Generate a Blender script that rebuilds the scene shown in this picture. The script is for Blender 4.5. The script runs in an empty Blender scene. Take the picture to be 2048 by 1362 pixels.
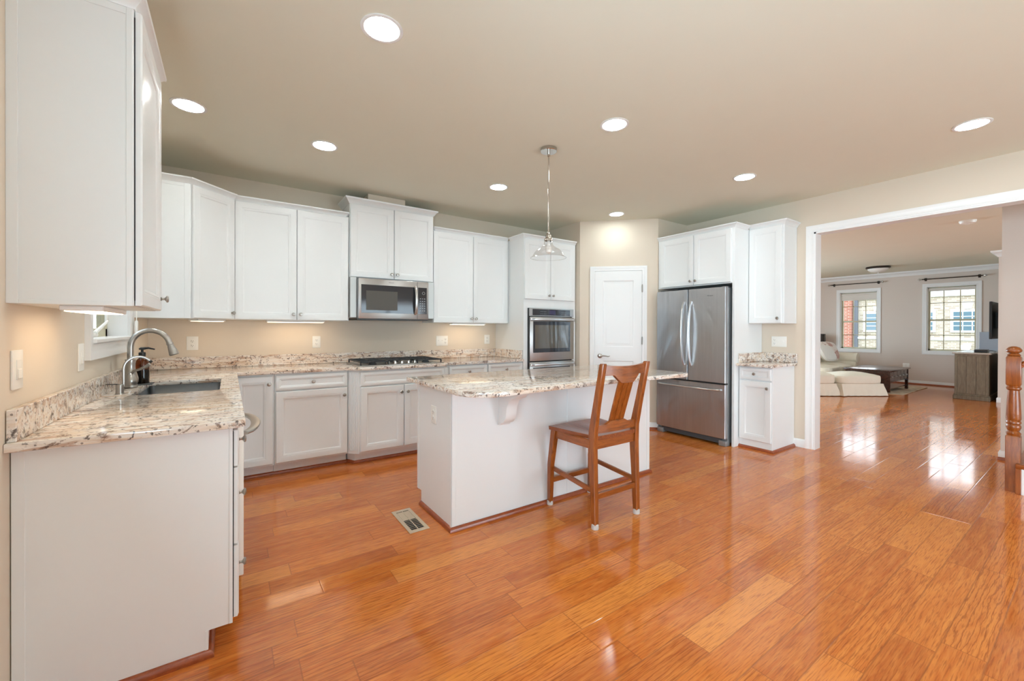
import bpy, bmesh, math, random
from mathutils import Vector, Matrix, geometry
random.seed(7)
S = bpy.context.scene
C = S.collection
PI = math.pi

# ------------------------------------------------------------------ camera, sky, exposure
H = 1.2745
yaw, pitch, roll, FPX, CY = .6010, -.00388, .00321, 825.94, 661.38
cd = bpy.data.cameras.new('camera'); cam = bpy.data.objects.new('camera', cd); C.objects.link(cam)
_f = Vector((math.sin(yaw), math.cos(yaw), 0)); _r = Vector((math.cos(yaw), -math.sin(yaw), 0)); _u = Vector((0, 0, 1))
_f, _u = _f*math.cos(pitch)+_u*math.sin(pitch), _u*math.cos(pitch)-_f*math.sin(pitch)
_r, _u = _r*math.cos(roll)+_u*math.sin(roll), _u*math.cos(roll)-_r*math.sin(roll)
M = Matrix((_r, _u, -_f)).transposed().to_4x4(); M.translation = (0, 0, H)
cam.matrix_world = M
cd.sensor_width = 36; cd.sensor_fit = 'HORIZONTAL'; cd.lens = FPX/2048*36
cd.shift_y = -(681-CY)/2048; cd.clip_start = .05; cd.clip_end = 200
S.camera = cam
S.view_settings.view_transform = 'Standard'; S.view_settings.look = 'None'
S.view_settings.exposure = 0.0; S.view_settings.gamma = 1.0; S.view_settings.use_curve_mapping = False
S.cycles.use_denoising = True
S.cycles.max_bounces = 10; S.cycles.diffuse_bounces = 6; S.cycles.glossy_bounces = 5
S.cycles.transmission_bounces = 8; S.cycles.transparent_max_bounces = 12
S.cycles.sample_clamp_indirect = 8.0; S.cycles.caustics_reflective = False; S.cycles.caustics_refractive = False
SKY, CAN, UNDER = 4.6, 104.0, .31
DAY, DAYS, DAYL = 90., 190., 290.
W = bpy.data.worlds.new('world'); S.world = W; W.use_nodes = True
_n = W.node_tree.nodes; _bg = _n['Background']; _bg.inputs[1].default_value = SKY
_tc = _n.new('ShaderNodeTexCoord'); _sx = _n.new('ShaderNodeSeparateXYZ'); _rp = _n.new('ShaderNodeValToRGB')
W.node_tree.links.new(_tc.outputs['Generated'], _sx.inputs[0]); W.node_tree.links.new(_sx.outputs['Z'], _rp.inputs[0])
_rp.color_ramp.elements[0].position = 0.0; _rp.color_ramp.elements[0].color = (.90, .94, 1, 1)
_rp.color_ramp.elements[1].position = 0.7; _rp.color_ramp.elements[1].color = (.80, .90, 1, 1)
W.node_tree.links.new(_rp.outputs[0], _bg.inputs[0])

def portal(loc, rot, sx, sy):
    l = bpy.data.lights.new('window_portal', 'AREA'); l.shape = 'RECTANGLE'; l.size = sx; l.size_y = sy; l.cycles.is_portal = True
    o = bpy.data.objects.new('window_portal', l); o.location = loc; o.rotation_euler = rot; C.objects.link(o)
portal((13.60, 2.10, 1.5), (0, PI/2, 0), 1.7, 1.0)
portal((13.60, 3.76, 1.5), (0, PI/2, 0), 1.7, 1.0)
portal((-.80, 3.37, 1.7), (0, -PI/2, 0), 1.1, .95)

def add_daylight(loc, rot, sx, sy, p, col=(.68, .96, 1.14)):  # adds an area lamp outside an opening as daylight fill
    l = bpy.data.lights.new('daylight_fill', 'AREA'); l.shape = 'RECTANGLE'; l.size = sx; l.size_y = sy; l.energy = p; l.color = col
    o = bpy.data.objects.new('daylight_fill', l); o.location = loc; o.rotation_euler = rot; C.objects.link(o)
add_daylight((3.8, -3.5, 1.08), (PI/2+.5, 0, 0), 2.4, 2.1, DAY, (.70, .96, 1.14))            # through the patio door behind the viewer
add_daylight((-.78, -.75, 1.5), (0, -PI/2-.5, 0), 1.4, 2.6, DAYS, (.70, .96, 1.14))   # through the window on the left behind the viewer
add_daylight((7.3, 6.4, 1.55), (-PI/2, 0, 0), 1.4, 1.5, DAYL*.32)           # fill lamp added outside an invented living room side opening
add_daylight((8.6, -3.5, 1.4), (PI/2+.2, 0, 0), 2.6, 1.9, DAYL*.36)  # fill lamp added outside an invented, unseen hall opening
add_daylight((9.9, 6.4, 1.55), (-PI/2, 0, 0), 1.4, 1.5, DAYL*.32)           # second fill lamp added at the invented side openings

# ------------------------------------------------------------------ materials
def sr(r, g, b):
    f = lambda c: (c/255/12.92 if c/255 <= .04045 else ((c/255+.055)/1.055)**2.4)
    return (f(r), f(g), f(b), 1)
class NT:
    def __init__(s, name):
        s.m = bpy.data.materials.new(name); s.m.use_nodes = True; s.t = s.m.node_tree
        s.b = s.t.nodes['Principled BSDF']; s.x = None
    def n(s, ty, **k):
        q = s.t.nodes.new('ShaderNode'+ty)
        for a, v in k.items(): setattr(q, a, v)
        return q
    def l(s, a, b): s.t.links.new(a, b)
    def set(s, i, v):
        if hasattr(v, 'is_output'): s.l(v, s.b.inputs[i])
        else: s.b.inputs[i].default_value = v
    def obj(s):
        if s.x is None: s.x = s.n('TexCoord').outputs['Object']
        return s.x
    def inp(s, q, i, v):
        if hasattr(v, 'is_output'): s.l(v, q.inputs[i])
        else: q.inputs[i].default_value = v
    def math(s, op, a, b=0., c=0.):
        q = s.n('Math', operation=op); s.inp(q, 0, a); s.inp(q, 1, b)
        if len(q.inputs) > 2: s.inp(q, 2, c)
        return q.outputs[0]
    def mapped(s, sc=(1, 1, 1), v=None):
        q = s.n('Mapping'); q.inputs['Scale'].default_value = sc; s.l(v or s.obj(), q.inputs[0]); return q.outputs[0]
    def noise(s, sc, det=2., v=None, dist=0., rough=.5):
        q = s.n('TexNoise'); q.inputs['Scale'].default_value = sc; q.inputs['Detail'].default_value = det
        q.inputs['Distortion'].default_value = dist; q.inputs['Roughness'].default_value = rough
        s.l(v or s.obj(), q.inputs['Vector']); return q.outputs['Fac']
    def ramp(s, f, *st):
        q = s.n('ValToRGB'); e = q.color_ramp.elements
        while len(e) < len(st): e.new(.5)
        for i, (p, c) in enumerate(st):
            e[i].position = p; e[i].color = c if len(c) == 4 else (*c, 1)
        s.l(f, q.inputs[0]); return q.outputs[0]
    def mix(s, f, a, b, mode='MIX'):
        q = s.n('MixRGB', blend_type=mode); s.inp(q, 0, f); s.inp(q, 1, a); s.inp(q, 2, b); return q.outputs[0]
    def bump(s, h, st=.1, d=.01):
        q = s.n('Bump'); q.inputs['Strength'].default_value = st; q.inputs['Distance'].default_value = d
        s.l(h, q.inputs['Height']); s.l(q.outputs[0], s.b.inputs['Normal'])
def plain(name, col, rough=.5, metal=0., spec=.5, bump=None, var=0.):
    t = NT(name); t.set('Roughness', rough); t.set('Metallic', metal); t.set('Specular IOR Level', spec)
    if var:
        n = t.noise(6, 3)
        t.set('Base Color', t.mix(n, col, tuple(c*(1-var) for c in col[:3])+(1,)))
    else:
        n = t.noise(3, 2); t.set('Base Color', t.mix(n, col, tuple(c*.97 for c in col[:3])+(1,)))
    if bump: t.bump(t.noise(bump[0], 3), bump[1], .01)
    return t.m
m = {}
m['white'] = plain('cabinet_paint', sr(230, 232, 232), .32, 0, .4, (60, .008))
m['trim'] = plain('trim_paint', sr(236, 236, 235), .35, 0, .4)
m['wall'] = plain('wall_paint', sr(220, 207, 190), .75, 0, .25, (90, .02))
m['wall_living'] = plain('wall_paint_living', sr(218, 206, 196), .75, 0, .25, (90, .02))
m['ceil'] = plain('ceiling_paint', sr(226, 224, 208), .85, 0, .2, (90, .02))
m['black'] = plain('black_iron', sr(38, 39, 41), .45, 0, .5, (80, .05))
m['gap'] = plain('shadow_gap', sr(30, 30, 34), .7)
m['plastic'] = plain('white_plastic', sr(240, 238, 232), .35)
m['slot'] = plain('outlet_slot', sr(70, 64, 58), .6)
m['nickel'] = plain('brushed_nickel', sr(176, 172, 166), .28, 1.)
m['chrome'] = plain('polished_nickel', sr(200, 196, 190), .14, 1.)
m['bronze'] = plain('dark_bronze', sr(62, 54, 48), .4, .7)
m['blackglass'] = plain('black_glass', sr(52, 52, 56), .06, 0, .45)
m['ovenglass'] = plain('oven_glass', sr(88, 82, 72), .05, 0, 1.0)
m['mwglass'] = plain('microwave_screen', sr(84, 80, 74), .45, 0, .3)
m['greysteel'] = plain('grey_steel_side', sr(150, 153, 155), .4, .5)
m['fillersteel'] = plain('satin_filler_steel', sr(196, 199, 197), .45, .5)
m['darkgrey'] = plain('dark_grey_plastic', sr(74, 76, 78), .5)
m['handle'] = plain('satin_steel_handle', sr(205, 205, 204), .3, 1.)
m['vinyl'] = plain('vinyl_window_frame', sr(196, 188, 160), .45)
m['fabric'] = plain('slipcover_fabric', sr(240, 230, 212), .95, 0, .1, (30, .25), .12)
m['shade'] = plain('roller_shade', sr(226, 220, 212), .9, 0, .1)
m['rubber'] = plain('black_plastic', sr(28, 28, 29), .4)
m['tape'] = plain('felt_and_tape_tip', sr(208, 202, 196), .7, 0, .3, (60, .3), .25)
m['ventpaint'] = plain('vent_paint', sr(196, 176, 152), .45)
m['tile'] = plain('pale_panel', sr(176, 184, 196), .6)
m['fencewood'] = plain('grey_fence', sr(140, 146, 150), .8, 0, .2, (20, .3), .3)

def stainless(name, col, sc=(1.5, 90, 1.5), rough=.24, wave=None):
    t = NT(name); v = t.mapped(sc); n = t.noise(5, 4, v); w = t.math('MULTIPLY', t.noise(2.2, 2, t.mapped(wave), .8), 5.) if wave else t.noise(2.2, 2)
    t.set('Base Color', t.mix(n, col, tuple(c*.82 for c in col[:3])+(1,))); t.set('Metallic', 1.)
    t.set('Roughness', t.ramp(n, (0, (rough-.06,)*3), (1, (rough+.08,)*3)))
    t.bump(t.math('ADD', t.math('MULTIPLY', n, .04), w), .09, .05); return t.m
m['steel'] = stainless('stainless_steel', sr(186, 184, 182), (.6, .6, 70), .30)
m['fridge'] = stainless('fridge_stainless', sr(196, 197, 200), (9, 9, .35), .30, (2.2, 2.2, .7))
m['sinksteel'] = stainless('sink_stainless', sr(150, 152, 154), (6, 60, 6), .3)

def wood(name, a, b, c, sc=(1, 1, 1), rough=.3, coat=.3, gs=1.):
    t = NT(name); v = t.mapped(sc)
    g = t.noise(9*gs, 6, v, .8, .6); k = t.noise(45*gs, 3, v, .2)
    col = t.ramp(g, (.25, a), (.5, b), (.78, c))
    col = t.mix(t.ramp(k, (.35, (1, 1, 1)), (.7, (.0, .0, .0))), t.mix(.35, col, a), col)
    t.set('Base Color', col); t.set('Roughness', rough); t.set('Coat Weight', coat); t.set('Coat Roughness', .12)
    t.bump(k, .03, .005); return t.m
oa, ob, oc = sr(104, 50, 12), sr(146, 76, 24), sr(176, 100, 40)
m['oakz'] = wood('honey_oak_upright', oa, ob, oc, (6, 6, .7))
m['oakx'] = wood('honey_oak_cross', oa, ob, oc, (.7, 6, 6))
m['oaky'] = wood('honey_oak_deep', oa, ob, oc, (6, .7, 6))
m['seat'] = wood('oak_seat', sr(100, 48, 20), sr(138, 70, 32), sr(160, 88, 46), (5, .8, 5), .28, .25)
m['shoe'] = wood('cherry_shoe_mould', sr(116, 50, 20), sr(150, 70, 32), sr(172, 88, 42), (3, 3, 8), .3, .3)
m['darkwood'] = wood('dark_table_wood', sr(40, 20, 14), sr(62, 32, 22), sr(86, 46, 30), (.8, 5, 5), .22, .4)
m['greywood'] = wood('weathered_grey_wood', sr(92, 78, 60), sr(116, 101, 82), sr(138, 122, 100), (5, 5, .6), .6, 0)
m['greywoodtop'] = wood('pale_cabinet_top', sr(150, 140, 128), sr(170, 160, 148), sr(184, 176, 166), (.6, 5, 5), .25, .3)

def floor_mat():
    t = NT('oak_plank_floor'); sp = t.n('SeparateXYZ'); t.l(t.obj(), sp.inputs[0]); X, Y = sp.outputs[0], sp.outputs[1]
    yy = t.math('DIVIDE', t.math('SUBTRACT', Y, .0172), .1255); row = t.math('FLOOR', yy); fy = t.math('FRACT', yy)
    wn = t.n('TexWhiteNoise', noise_dimensions='1D'); t.l(row, wn.inputs['W']); r1 = wn.outputs[0]
    ws = t.n('SeparateColor'); t.l(wn.outputs[1], ws.inputs[0])
    ln = t.math('MULTIPLY_ADD', ws.outputs[1], .55, .62)
    xx = t.math('ADD', t.math('DIVIDE', X, ln), t.math('MULTIPLY', ws.outputs[0], 31.)); col = t.math('FLOOR', xx); fx = t.math('FRACT', xx)
    cb = t.n('CombineXYZ'); t.l(row, cb.inputs[0]); t.l(col, cb.inputs[1])
    pn = t.n('TexWhiteNoise', noise_dimensions='2D'); t.l(cb.outputs[0], pn.inputs['Vector']); pid = pn.outputs[0]
    pc = t.n('SeparateColor'); t.l(pn.outputs[1], pc.inputs[0])
    gx = t.math('ADD', X, t.math('MULTIPLY', pid, 37.)); gy = t.math('ADD', Y, t.math('MULTIPLY', pc.outputs[1], 11.))
    gv = t.n('CombineXYZ'); t.l(gx, gv.inputs[0]); t.l(gy, gv.inputs[1])
    g1 = t.noise(4., 5, t.mapped((.9, 9, 1), gv.outputs[0]), .6, .6)
    g2 = t.noise(14., 4, t.mapped((.8, 14, 1), gv.outputs[0]), .3)
    wv = t.n('TexWave', wave_type='BANDS', bands_direction='Y'); wv.inputs['Scale'].default_value = 6.; wv.inputs['Distortion'].default_value = 9.
    wv.inputs['Detail'].default_value = 4.; wv.inputs['Detail Scale'].default_value = 1.1; wv.inputs['Detail Roughness'].default_value = .62
    t.l(t.mapped((.4, 3.0, 1), gv.outputs[0]), wv.inputs['Vector'])
    base = t.ramp(pid, (0, sr(170, 82, 32)), (.3, sr(188, 98, 39)), (.75, sr(202, 114, 48)), (1, sr(214, 134, 64)))
    base = t.mix(t.ramp(g1, (.3, (0, 0, 0)), (.7, (.55, .55, .55))), base, sr(230, 148, 70))
    line = t.ramp(wv.outputs['Fac'], (.0, (.8, .8, .8)), (.07, (.5, .5, .5)), (.16, (0, 0, 0)))
    amt = t.math('MULTIPLY', t.math('MAXIMUM', t.math('MULTIPLY_ADD', pc.outputs[2], 1.0, -.25), .12), line)
    base = t.mix(amt, base, sr(122, 52, 20))
    base = t.mix(t.ramp(g2, (.50, (0, 0, 0)), (.66, (.55, .55, .55))), base, sr(132, 60, 26))
    ey = t.math('MINIMUM', fy, t.math('SUBTRACT', 1., fy)); ex = t.math('MULTIPLY', t.math('MINIMUM', fx, t.math('SUBTRACT', 1., fx)), ln)
    e = t.math('MINIMUM', t.math('MULTIPLY', ey, .1255), ex)
    seam = t.ramp(e, (0, (1, 1, 1)), (.0010, (1, 1, 1)), (.0022, (0, 0, 0)))
    t.set('Base Color', t.mix(t.math('MULTIPLY', seam, .55), base, sr(120, 66, 34)))
    t.set('Roughness', t.ramp(t.noise(3., 3), (.3, (.075,)*3), (.75, (.14,)*3))); t.set('Specular IOR Level', .55)
    h = t.math('ADD', t.math('MULTIPLY', seam, -.35), t.math('ADD', t.math('MULTIPLY', g2, .04), t.math('MULTIPLY', t.noise(5., 1), .5)))
    h = t.math('ADD', h, t.math('MULTIPLY', pid, .3))
    t.bump(h, .07, .01); return t.m
m['floor'] = floor_mat()

def granite():
    t = NT('cream_granite'); o = t.obj(); v = t.mapped((1.0, 6.5, 6.5)); B0 = (0, 0, 0)
    n1 = t.noise(2.6, 8, v, 1.3, .62); n2 = t.noise(5.5, 8, v, 1.0, .68); n3 = t.noise(30, 5, o, .5, .72); n4 = t.noise(7, 8, o, 1.6, .72); n5 = t.noise(4.2, 7, o, 1.5, .65)
    col = t.ramp(n1, (.30, sr(204, 178, 152)), (.43, sr(226, 210, 194)), (.55, sr(232, 227, 221)), (.70, sr(216, 198, 180)))
    col = t.mix(t.ramp(n2, (.52, B0), (.60, (.8, .8, .8)), (.68, (.25, .25, .25))), col, sr(172, 128, 98))
    col = t.mix(t.ramp(n5, (.56, B0), (.66, (.55, .55, .55))), col, sr(176, 168, 164))
    col = t.mix(t.ramp(n4, (.57, B0), (.62, (.9, .9, .9)), (.67, (.3, .3, .3))), col, sr(108, 76, 62))
    col = t.mix(t.ramp(n3, (.57, B0), (.63, (.9, .9, .9))), col, sr(78, 66, 62))
    vo = t.n('TexVoronoi'); vo.inputs['Scale'].default_value = 75.; t.l(o, vo.inputs['Vector'])
    vs = t.n('SeparateColor'); t.l(vo.outputs['Color'], vs.inputs[0])
    f = t.math('MULTIPLY', t.math('LESS_THAN', vo.outputs['Distance'], .36), t.math('GREATER_THAN', vs.outputs[0], .80))
    col = t.mix(t.math('MULTIPLY', f, .7), col, sr(84, 70, 66))
    t.set('Base Color', col); t.set('Roughness', .09); t.set('Specular IOR Level', .5); return t.m
m['granite'] = granite()

def glass(name, tint=(1, 1, 1, 1), refl=.5):
    t = NT(name); nt = t.t; nt.nodes.remove(t.b)
    tr = t.n('BsdfTransparent'); tr.inputs[0].default_value = tint; gl = t.n('BsdfGlossy'); gl.inputs['Roughness'].default_value = .02
    fr = t.n('LayerWeight'); fr.inputs[0].default_value = .25; mx = t.n('MixShader')
    t.l(t.math('MULTIPLY', fr.outputs['Fresnel'], refl), mx.inputs[0]); t.l(tr.outputs[0], mx.inputs[1]); t.l(gl.outputs[0], mx.inputs[2])
    t.l(mx.outputs[0], nt.nodes['Material Output'].inputs[0]); return t.m
m['pane'] = glass('window_glass', (.97, .98, .98, 1), .6)
def clear(name, col, rough=.0):
    t = NT(name); t.set('Base Color', col); t.set('Roughness', rough); t.set('Transmission Weight', 1.); t.set('IOR', 1.45); return t.m
m['shadeglass'] = glass('clear_shade_glass', (.96, .96, .96, 1), .35)
m['amber'] = clear('amber_glass', sr(110, 52, 14))
def emit(name, col, s):
    t = NT(name); t.set('Base Color', (.02, .02, .02, 1) if s < 1 else (1, 1, 1, 1)); t.set('Emission Color', col); t.set('Emission Strength', s); return t.m
m['lens'] = emit('lamp_lens', (.93, 1, 1.0, 1), CAN)
m['lens_dim'] = emit('lamp_lens_dimmer', (.9, 1, 1, 1), CAN*.5)
m['warm'] = emit('undercabinet_lens', (1, .76, .50, 1), 26.*UNDER)
m['display'] = emit('oven_display', sr(60, 50, 130), .25)
m['frost'] = plain('frosted_glass_bowl', sr(226, 222, 216), .5)

def brick(name, a, b, mo):
    t = NT(name); q = t.n('TexBrick'); v = t.n('Mapping'); v.inputs['Rotation'].default_value = (0, PI/2, PI/2)
    sp = t.n('SeparateXYZ'); t.l(t.obj(), sp.inputs[0]); cb = t.n('CombineXYZ'); t.l(sp.outputs[1], cb.inputs[0]); t.l(sp.outputs[2], cb.inputs[1])
    t.l(cb.outputs[0], q.inputs['Vector']); q.inputs['Scale'].default_value = 1.
    q.inputs['Color1'].default_value = a; q.inputs['Color2'].default_value = b; q.inputs['Mortar'].default_value = mo
    q.inputs['Brick Width'].default_value = .22; q.inputs['Row Height'].default_value = .075; q.inputs['Mortar Size'].default_value = .01
    t.set('Base Color', q.outputs[0]); t.set('Roughness', .9); return t.m
m['redbrick'] = brick('red_brick', sr(150, 84, 66), sr(176, 108, 88), sr(190, 170, 158))
m['tanbrick'] = brick('tan_brick', sr(160, 144, 124), sr(196, 184, 166), sr(206, 200, 190))
m['blueglass'] = plain('facade_glass', sr(84, 118, 134), .1, 0, .8)
m['shutter'] = plain('blue_grey_shutter', sr(110, 130, 158), .7)
m['downspout'] = plain('grey_downspout', sr(112, 118, 128), .7)
m['lawn'] = plain('lawn', sr(86, 104, 56), .95, 0, .1, (20, .3), .3)
m['leaf'] = plain('leaf_green', sr(92, 132, 70), .7, 0, .3, (20, .3), .4)
def rugm():
    t = NT('woven_rug'); v = t.n('TexVoronoi'); v.inputs['Scale'].default_value = 7.; t.l(t.obj(), v.inputs['Vector'])
    t.set('Base Color', t.mix(t.ramp(v.outputs['Distance'], (.3, (0, 0, 0)), (.5, (.6, .6, .6))), sr(216, 198, 170), sr(176, 140, 110))); t.set('Roughness', 1.); t.bump(t.noise(200, 2), .3, .01); return t.m
m['rug'] = rugm()
def floral():
    t = NT('floral_cushion'); n = t.noise(7, 3, None, .6)
    t.set('Base Color', t.mix(t.ramp(n, (.54, (0, 0, 0)), (.62, (.8, .8, .8))), sr(226, 214, 204), sr(178, 130, 118))); t.set('Roughness', .95); return t.m
m['floral'] = floral()

# ------------------------------------------------------------------ mesh helpers
class MB:
    def __init__(s): s.bm = bmesh.new(); s.M = Matrix()
    def _add(s, vs): return [s.bm.verts.new(s.M @ Vector(v)) for v in vs]
    def face(s, vs):
        try: return s.bm.faces.new(vs)
        except ValueError: return None
    def box(s, x0, x1, y0, y1, z0, z1, bev=0., seg=1):
        v = s._add([(x, y, z) for x in (x0, x1) for y in (y0, y1) for z in (z0, z1)])
        fs = [s.face([v[i] for i in q]) for q in ((0, 1, 3, 2), (4, 6, 7, 5), (0, 4, 5, 1), (2, 3, 7, 6), (0, 2, 6, 4), (1, 5, 7, 3))]
        if bev:
            bmesh.ops.recalc_face_normals(s.bm, faces=fs)
            es = list({e for f in fs for e in f.edges})
            bmesh.ops.bevel(s.bm, geom=es, offset=bev, offset_type='OFFSET', segments=seg, affect='EDGES', profile=.5, clamp_overlap=True)
        return s
    def rings(s, rs, cap0=True, cap1=True, close=True):
        R = [s._add(r) for r in rs]; n = len(R[0])
        for a, b in zip(R, R[1:]):
            for i in range(n if close else n-1):
                j = (i+1) % n; s.face([a[i], a[j], b[j], b[i]])
        if cap0: s.face(list(reversed(R[0])))
        if cap1: s.face(R[-1])
        return s
    def panel(s, x0, x1, z0, z1, prof):
        # nested rectangles in the x-z plane, prof = (inset, y)
        return s.rings([[(x0+i, y, z0+i), (x1-i, y, z0+i), (x1-i, y, z1-i), (x0+i, y, z1-i)] for i, y in prof])
    def lathe(s, prof, c=(0, 0, 0), n=24, axis='z', cap0=True, cap1=True):
        def pt(r, h, a):
            q = (r*math.cos(a), r*math.sin(a), h)
            if axis == 'y': q = (q[0], h, q[1])
            if axis == 'x': q = (h, q[0], q[1])
            return (c[0]+q[0], c[1]+q[1], c[2]+q[2])
        return s.rings([[pt(max(r, 1e-4), h, 2*PI*i/n) for i in range(n)] for r, h in prof], cap0, cap1)
    def tube(s, pts, rad, n=12, flat=1., cap=True):
        P = [Vector(p) for p in pts]; rad = rad if hasattr(rad, '__len__') else [rad]*len(P); rs = []
        t0 = (P[1]-P[0]).normalized(); up = Vector((0, 0, 1)) if abs(t0.z) < .9 else Vector((1, 0, 0))
        a = t0.cross(up).normalized()
        for i, p in enumerate(P):
            t = (P[min(i+1, len(P)-1)]-P[max(i-1, 0)]).normalized()
            a = (a-t*a.dot(t)).normalized(); b = t.cross(a)
            rs.append([p+(a*math.cos(2*PI*k/n)+b*math.sin(2*PI*k/n)*flat)*rad[i] for k in range(n)])
        return s.rings(rs, cap, cap)
    def bar(s, p0, p1, w, d, w1=None, d1=None, up=(0, 1, 0), bev=.0):
        # rectangular bar from p0 to p1; w across, d along "up"
        p0, p1 = Vector(p0), Vector(p1); t = (p1-p0).normalized(); a = t.cross(Vector(up)).normalized(); b = a.cross(t)
        w1 = w1 or w; d1 = d1 or d
        def ring(p, w, d):
            c = min(w, d)*.12
            q = [(-w/2+c, -d/2), (w/2-c, -d/2), (w/2, -d/2+c), (w/2, d/2-c), (w/2-c, d/2), (-w/2+c, d/2), (-w/2, d/2-c), (-w/2, -d/2+c)]
            return [p+a*x+b*y for x, y in q]
        return s.rings([ring(p0, w, d), ring(p1, w1, d1)])
    def prism(s, outer, z0, z1, holes=(), ease=0., seg=2):
        loops = [list(outer)]+[list(h) for h in holes]; flat = [p for l in loops for p in l]
        tri = geometry.tessellate_polygon([[Vector((x, y, 0)) for x, y in l] for l in loops])
        T = s._add([(x, y, z1) for x, y in flat]); B = s._add([(x, y, z0) for x, y in flat]); fs = []
        for a, b, c in tri: fs += [s.face([T[a], T[b], T[c]]), s.face([B[c], B[b], B[a]])]
        k = 0; edge = []
        for l in loops:
            n = len(l)
            for i in range(n):
                j = (i+1) % n; f = s.face([T[k+i], T[k+j], B[k+j], B[k+i]]); fs.append(f)
                edge += [(T[k+i], T[k+j]), (B[k+i], B[k+j])]
            k += n
        bmesh.ops.recalc_face_normals(s.bm, faces=[f for f in fs if f])
        if ease:
            es = [s.bm.edges.get(e) for e in edge]
            bmesh.ops.bevel(s.bm, geom=[e for e in es if e], offset=ease, segments=seg, affect='EDGES', profile=.5)
        return s
    def sweep(s, path, prof, closed=False):
        # path in x-y; prof = (out, z), out to the right hand side of the path
        P = [Vector(p) for p in path]; n = len(P); rs = []
        for i, p in enumerate(P):
            d0 = (p-P[i-1]).normalized() if (i or closed) else None
            d1 = (P[(i+1) % n]-p).normalized() if (i < n-1 or closed) else None
            d0 = d0 or d1; d1 = d1 or d0
            n0, n1 = Vector((d0.y, -d0.x)), Vector((d1.y, -d1.x)); b = (n0+n1).normalized(); k = 1/max(.3, b.dot(n0))
            rs.append([(p.x+b.x*o*k, p.y+b.y*o*k, z) for o, z in prof])
        if closed: rs.append(rs[0])
        return s.rings(rs, not closed, not closed)
    def build(s, name, mat, parent=None, smooth=True, loc=None):
        bmesh.ops.remove_doubles(s.bm, verts=s.bm.verts, dist=1e-6)
        bmesh.ops.recalc_face_normals(s.bm, faces=s.bm.faces)
        me = bpy.data.meshes.new(name); s.bm.to_mesh(me); s.bm.free()
        me.materials.append(m[mat] if isinstance(mat, str) else mat)
        if smooth:
            me.polygons.foreach_set('use_smooth', [True]*len(me.polygons)); me.set_sharp_from_angle(angle=math.radians(35))
        o = bpy.data.objects.new(name, me); C.objects.link(o)
        if parent: o.parent = parent
        if loc: o.location = loc
        return o
def boxes(name, mat, parent, lst, M_=None):
    for q in lst:
        b = MB()
        if M_ is not None: b.M = M_
        b.box(*q); b.build(name, mat, parent)
def tag(o, label=None, cat=None, group=None, kind=None):
    if label: o['label'] = label
    if cat: o['category'] = cat
    if group: o['group'] = group
    if kind: o['kind'] = kind
    return o
def thing(name, label, cat, loc=(0, 0, 0), rz=0., group=None):
    o = bpy.data.objects.new(name, None); o.empty_display_size = .1; C.objects.link(o)
    o.location = loc; o.rotation_euler = (0, 0, rz); return tag(o, label, cat, group)
def struct(name, mb, mat, label=None, parent=None, smooth=True):
    o = mb.build(name, mat, parent, smooth)
    if not parent: tag(o, label, None, None, 'structure')
    return o
def copy_tree(o, parent=None):
    c = o.copy(); C.objects.link(c)
    if parent: c.parent = parent
    for ch in list(o.children): copy_tree(ch, c)
    return c
def rrect(x0, x1, y0, y1, r, n=6):
    r = r if hasattr(r, '__len__') else [r]*4; out = []   # radii: x0y0, x1y0, x1y1, x0y1
    for (cx, cy, a0), q in zip(((x0, y0, PI), (x1, y0, 1.5*PI), (x1, y1, 0), (x0, y1, .5*PI)), r):
        sx = 1 if cx == x0 else -1; sy = 1 if cy == y0 else -1
        if q <= 0: out.append((cx, cy)); continue
        for i in range(n+1):
            a = a0+PI/2*i/n; out.append((cx+sx*q+q*math.cos(a), cy+sy*q+q*math.sin(a)))
    return out
def arc(p0, p1, p2, n=10):   # quadratic curve
    p0, p1, p2 = Vector(p0), Vector(p1), Vector(p2)
    return [p0*(1-t)**2+p1*2*t*(1-t)+p2*t*t for t in [i/n for i in range(n+1)]]
def text(body, size, mat, parent, loc, rot, name='lettering', ext=.0004):
    c = bpy.data.curves.new(name, 'FONT'); c.body = body; c.size = size; c.align_x = 'CENTER'; c.align_y = 'CENTER'; c.extrude = ext
    c.materials.append(m[mat]); q = bpy.data.objects.new(name, c); C.objects.link(q); bpy.context.view_layer.update()
    me = bpy.data.meshes.new_from_object(q.evaluated_get(bpy.context.evaluated_depsgraph_get())); bpy.data.objects.remove(q)
    o = bpy.data.objects.new(name, me); C.objects.link(o); o.parent = parent; o.location = loc; o.rotation_euler = rot; return o

# ------------------------------------------------------------------ room shell
XL, YB, XR, ZC = -.575, 4.685, 5.14, 2.69
YF = -3.3
XF = 13.45
b = MB(); b.box(-.75, XF+.15, YF-.15, 6.3, -.12, 0); struct('floor', b, 'floor', 'glossy orange oak plank floor', smooth=False)
b = MB(); b.box(-.75, XF+.15, YF-.15, 6.3, ZC, ZC+.12); struct('ceiling', b, 'ceil', 'flat beige painted ceiling', smooth=False)
def wall_x(name, x0, x1, outer, holes, mat, label, parent=None):   # wall in the y-z plane
    b = MB(); b.M = Matrix(((0, 0, 1, 0), (1, 0, 0, 0), (0, 1, 0, 0), (0, 0, 0, 1))); b.prism(outer, x0, x1, holes); return struct(name, b, mat, label, parent, False)
def wall_y(name, y0, y1, outer, holes, mat, label, parent=None):   # wall in the x-z plane
    b = MB(); b.M = Matrix(((1, 0, 0, 0), (0, 0, 1, 0), (0, 1, 0, 0), (0, 0, 0, 1))); b.prism(outer, y0, y1, holes); return struct(name, b, mat, label, parent, False)
rc = lambda a0, a1, z0, z1: [(a0, z0), (a1, z0), (a1, z1), (a0, z1)]
WY0, WY1, WZ0, WZ1 = 2.895, 3.845, 1.20, 2.32
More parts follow.
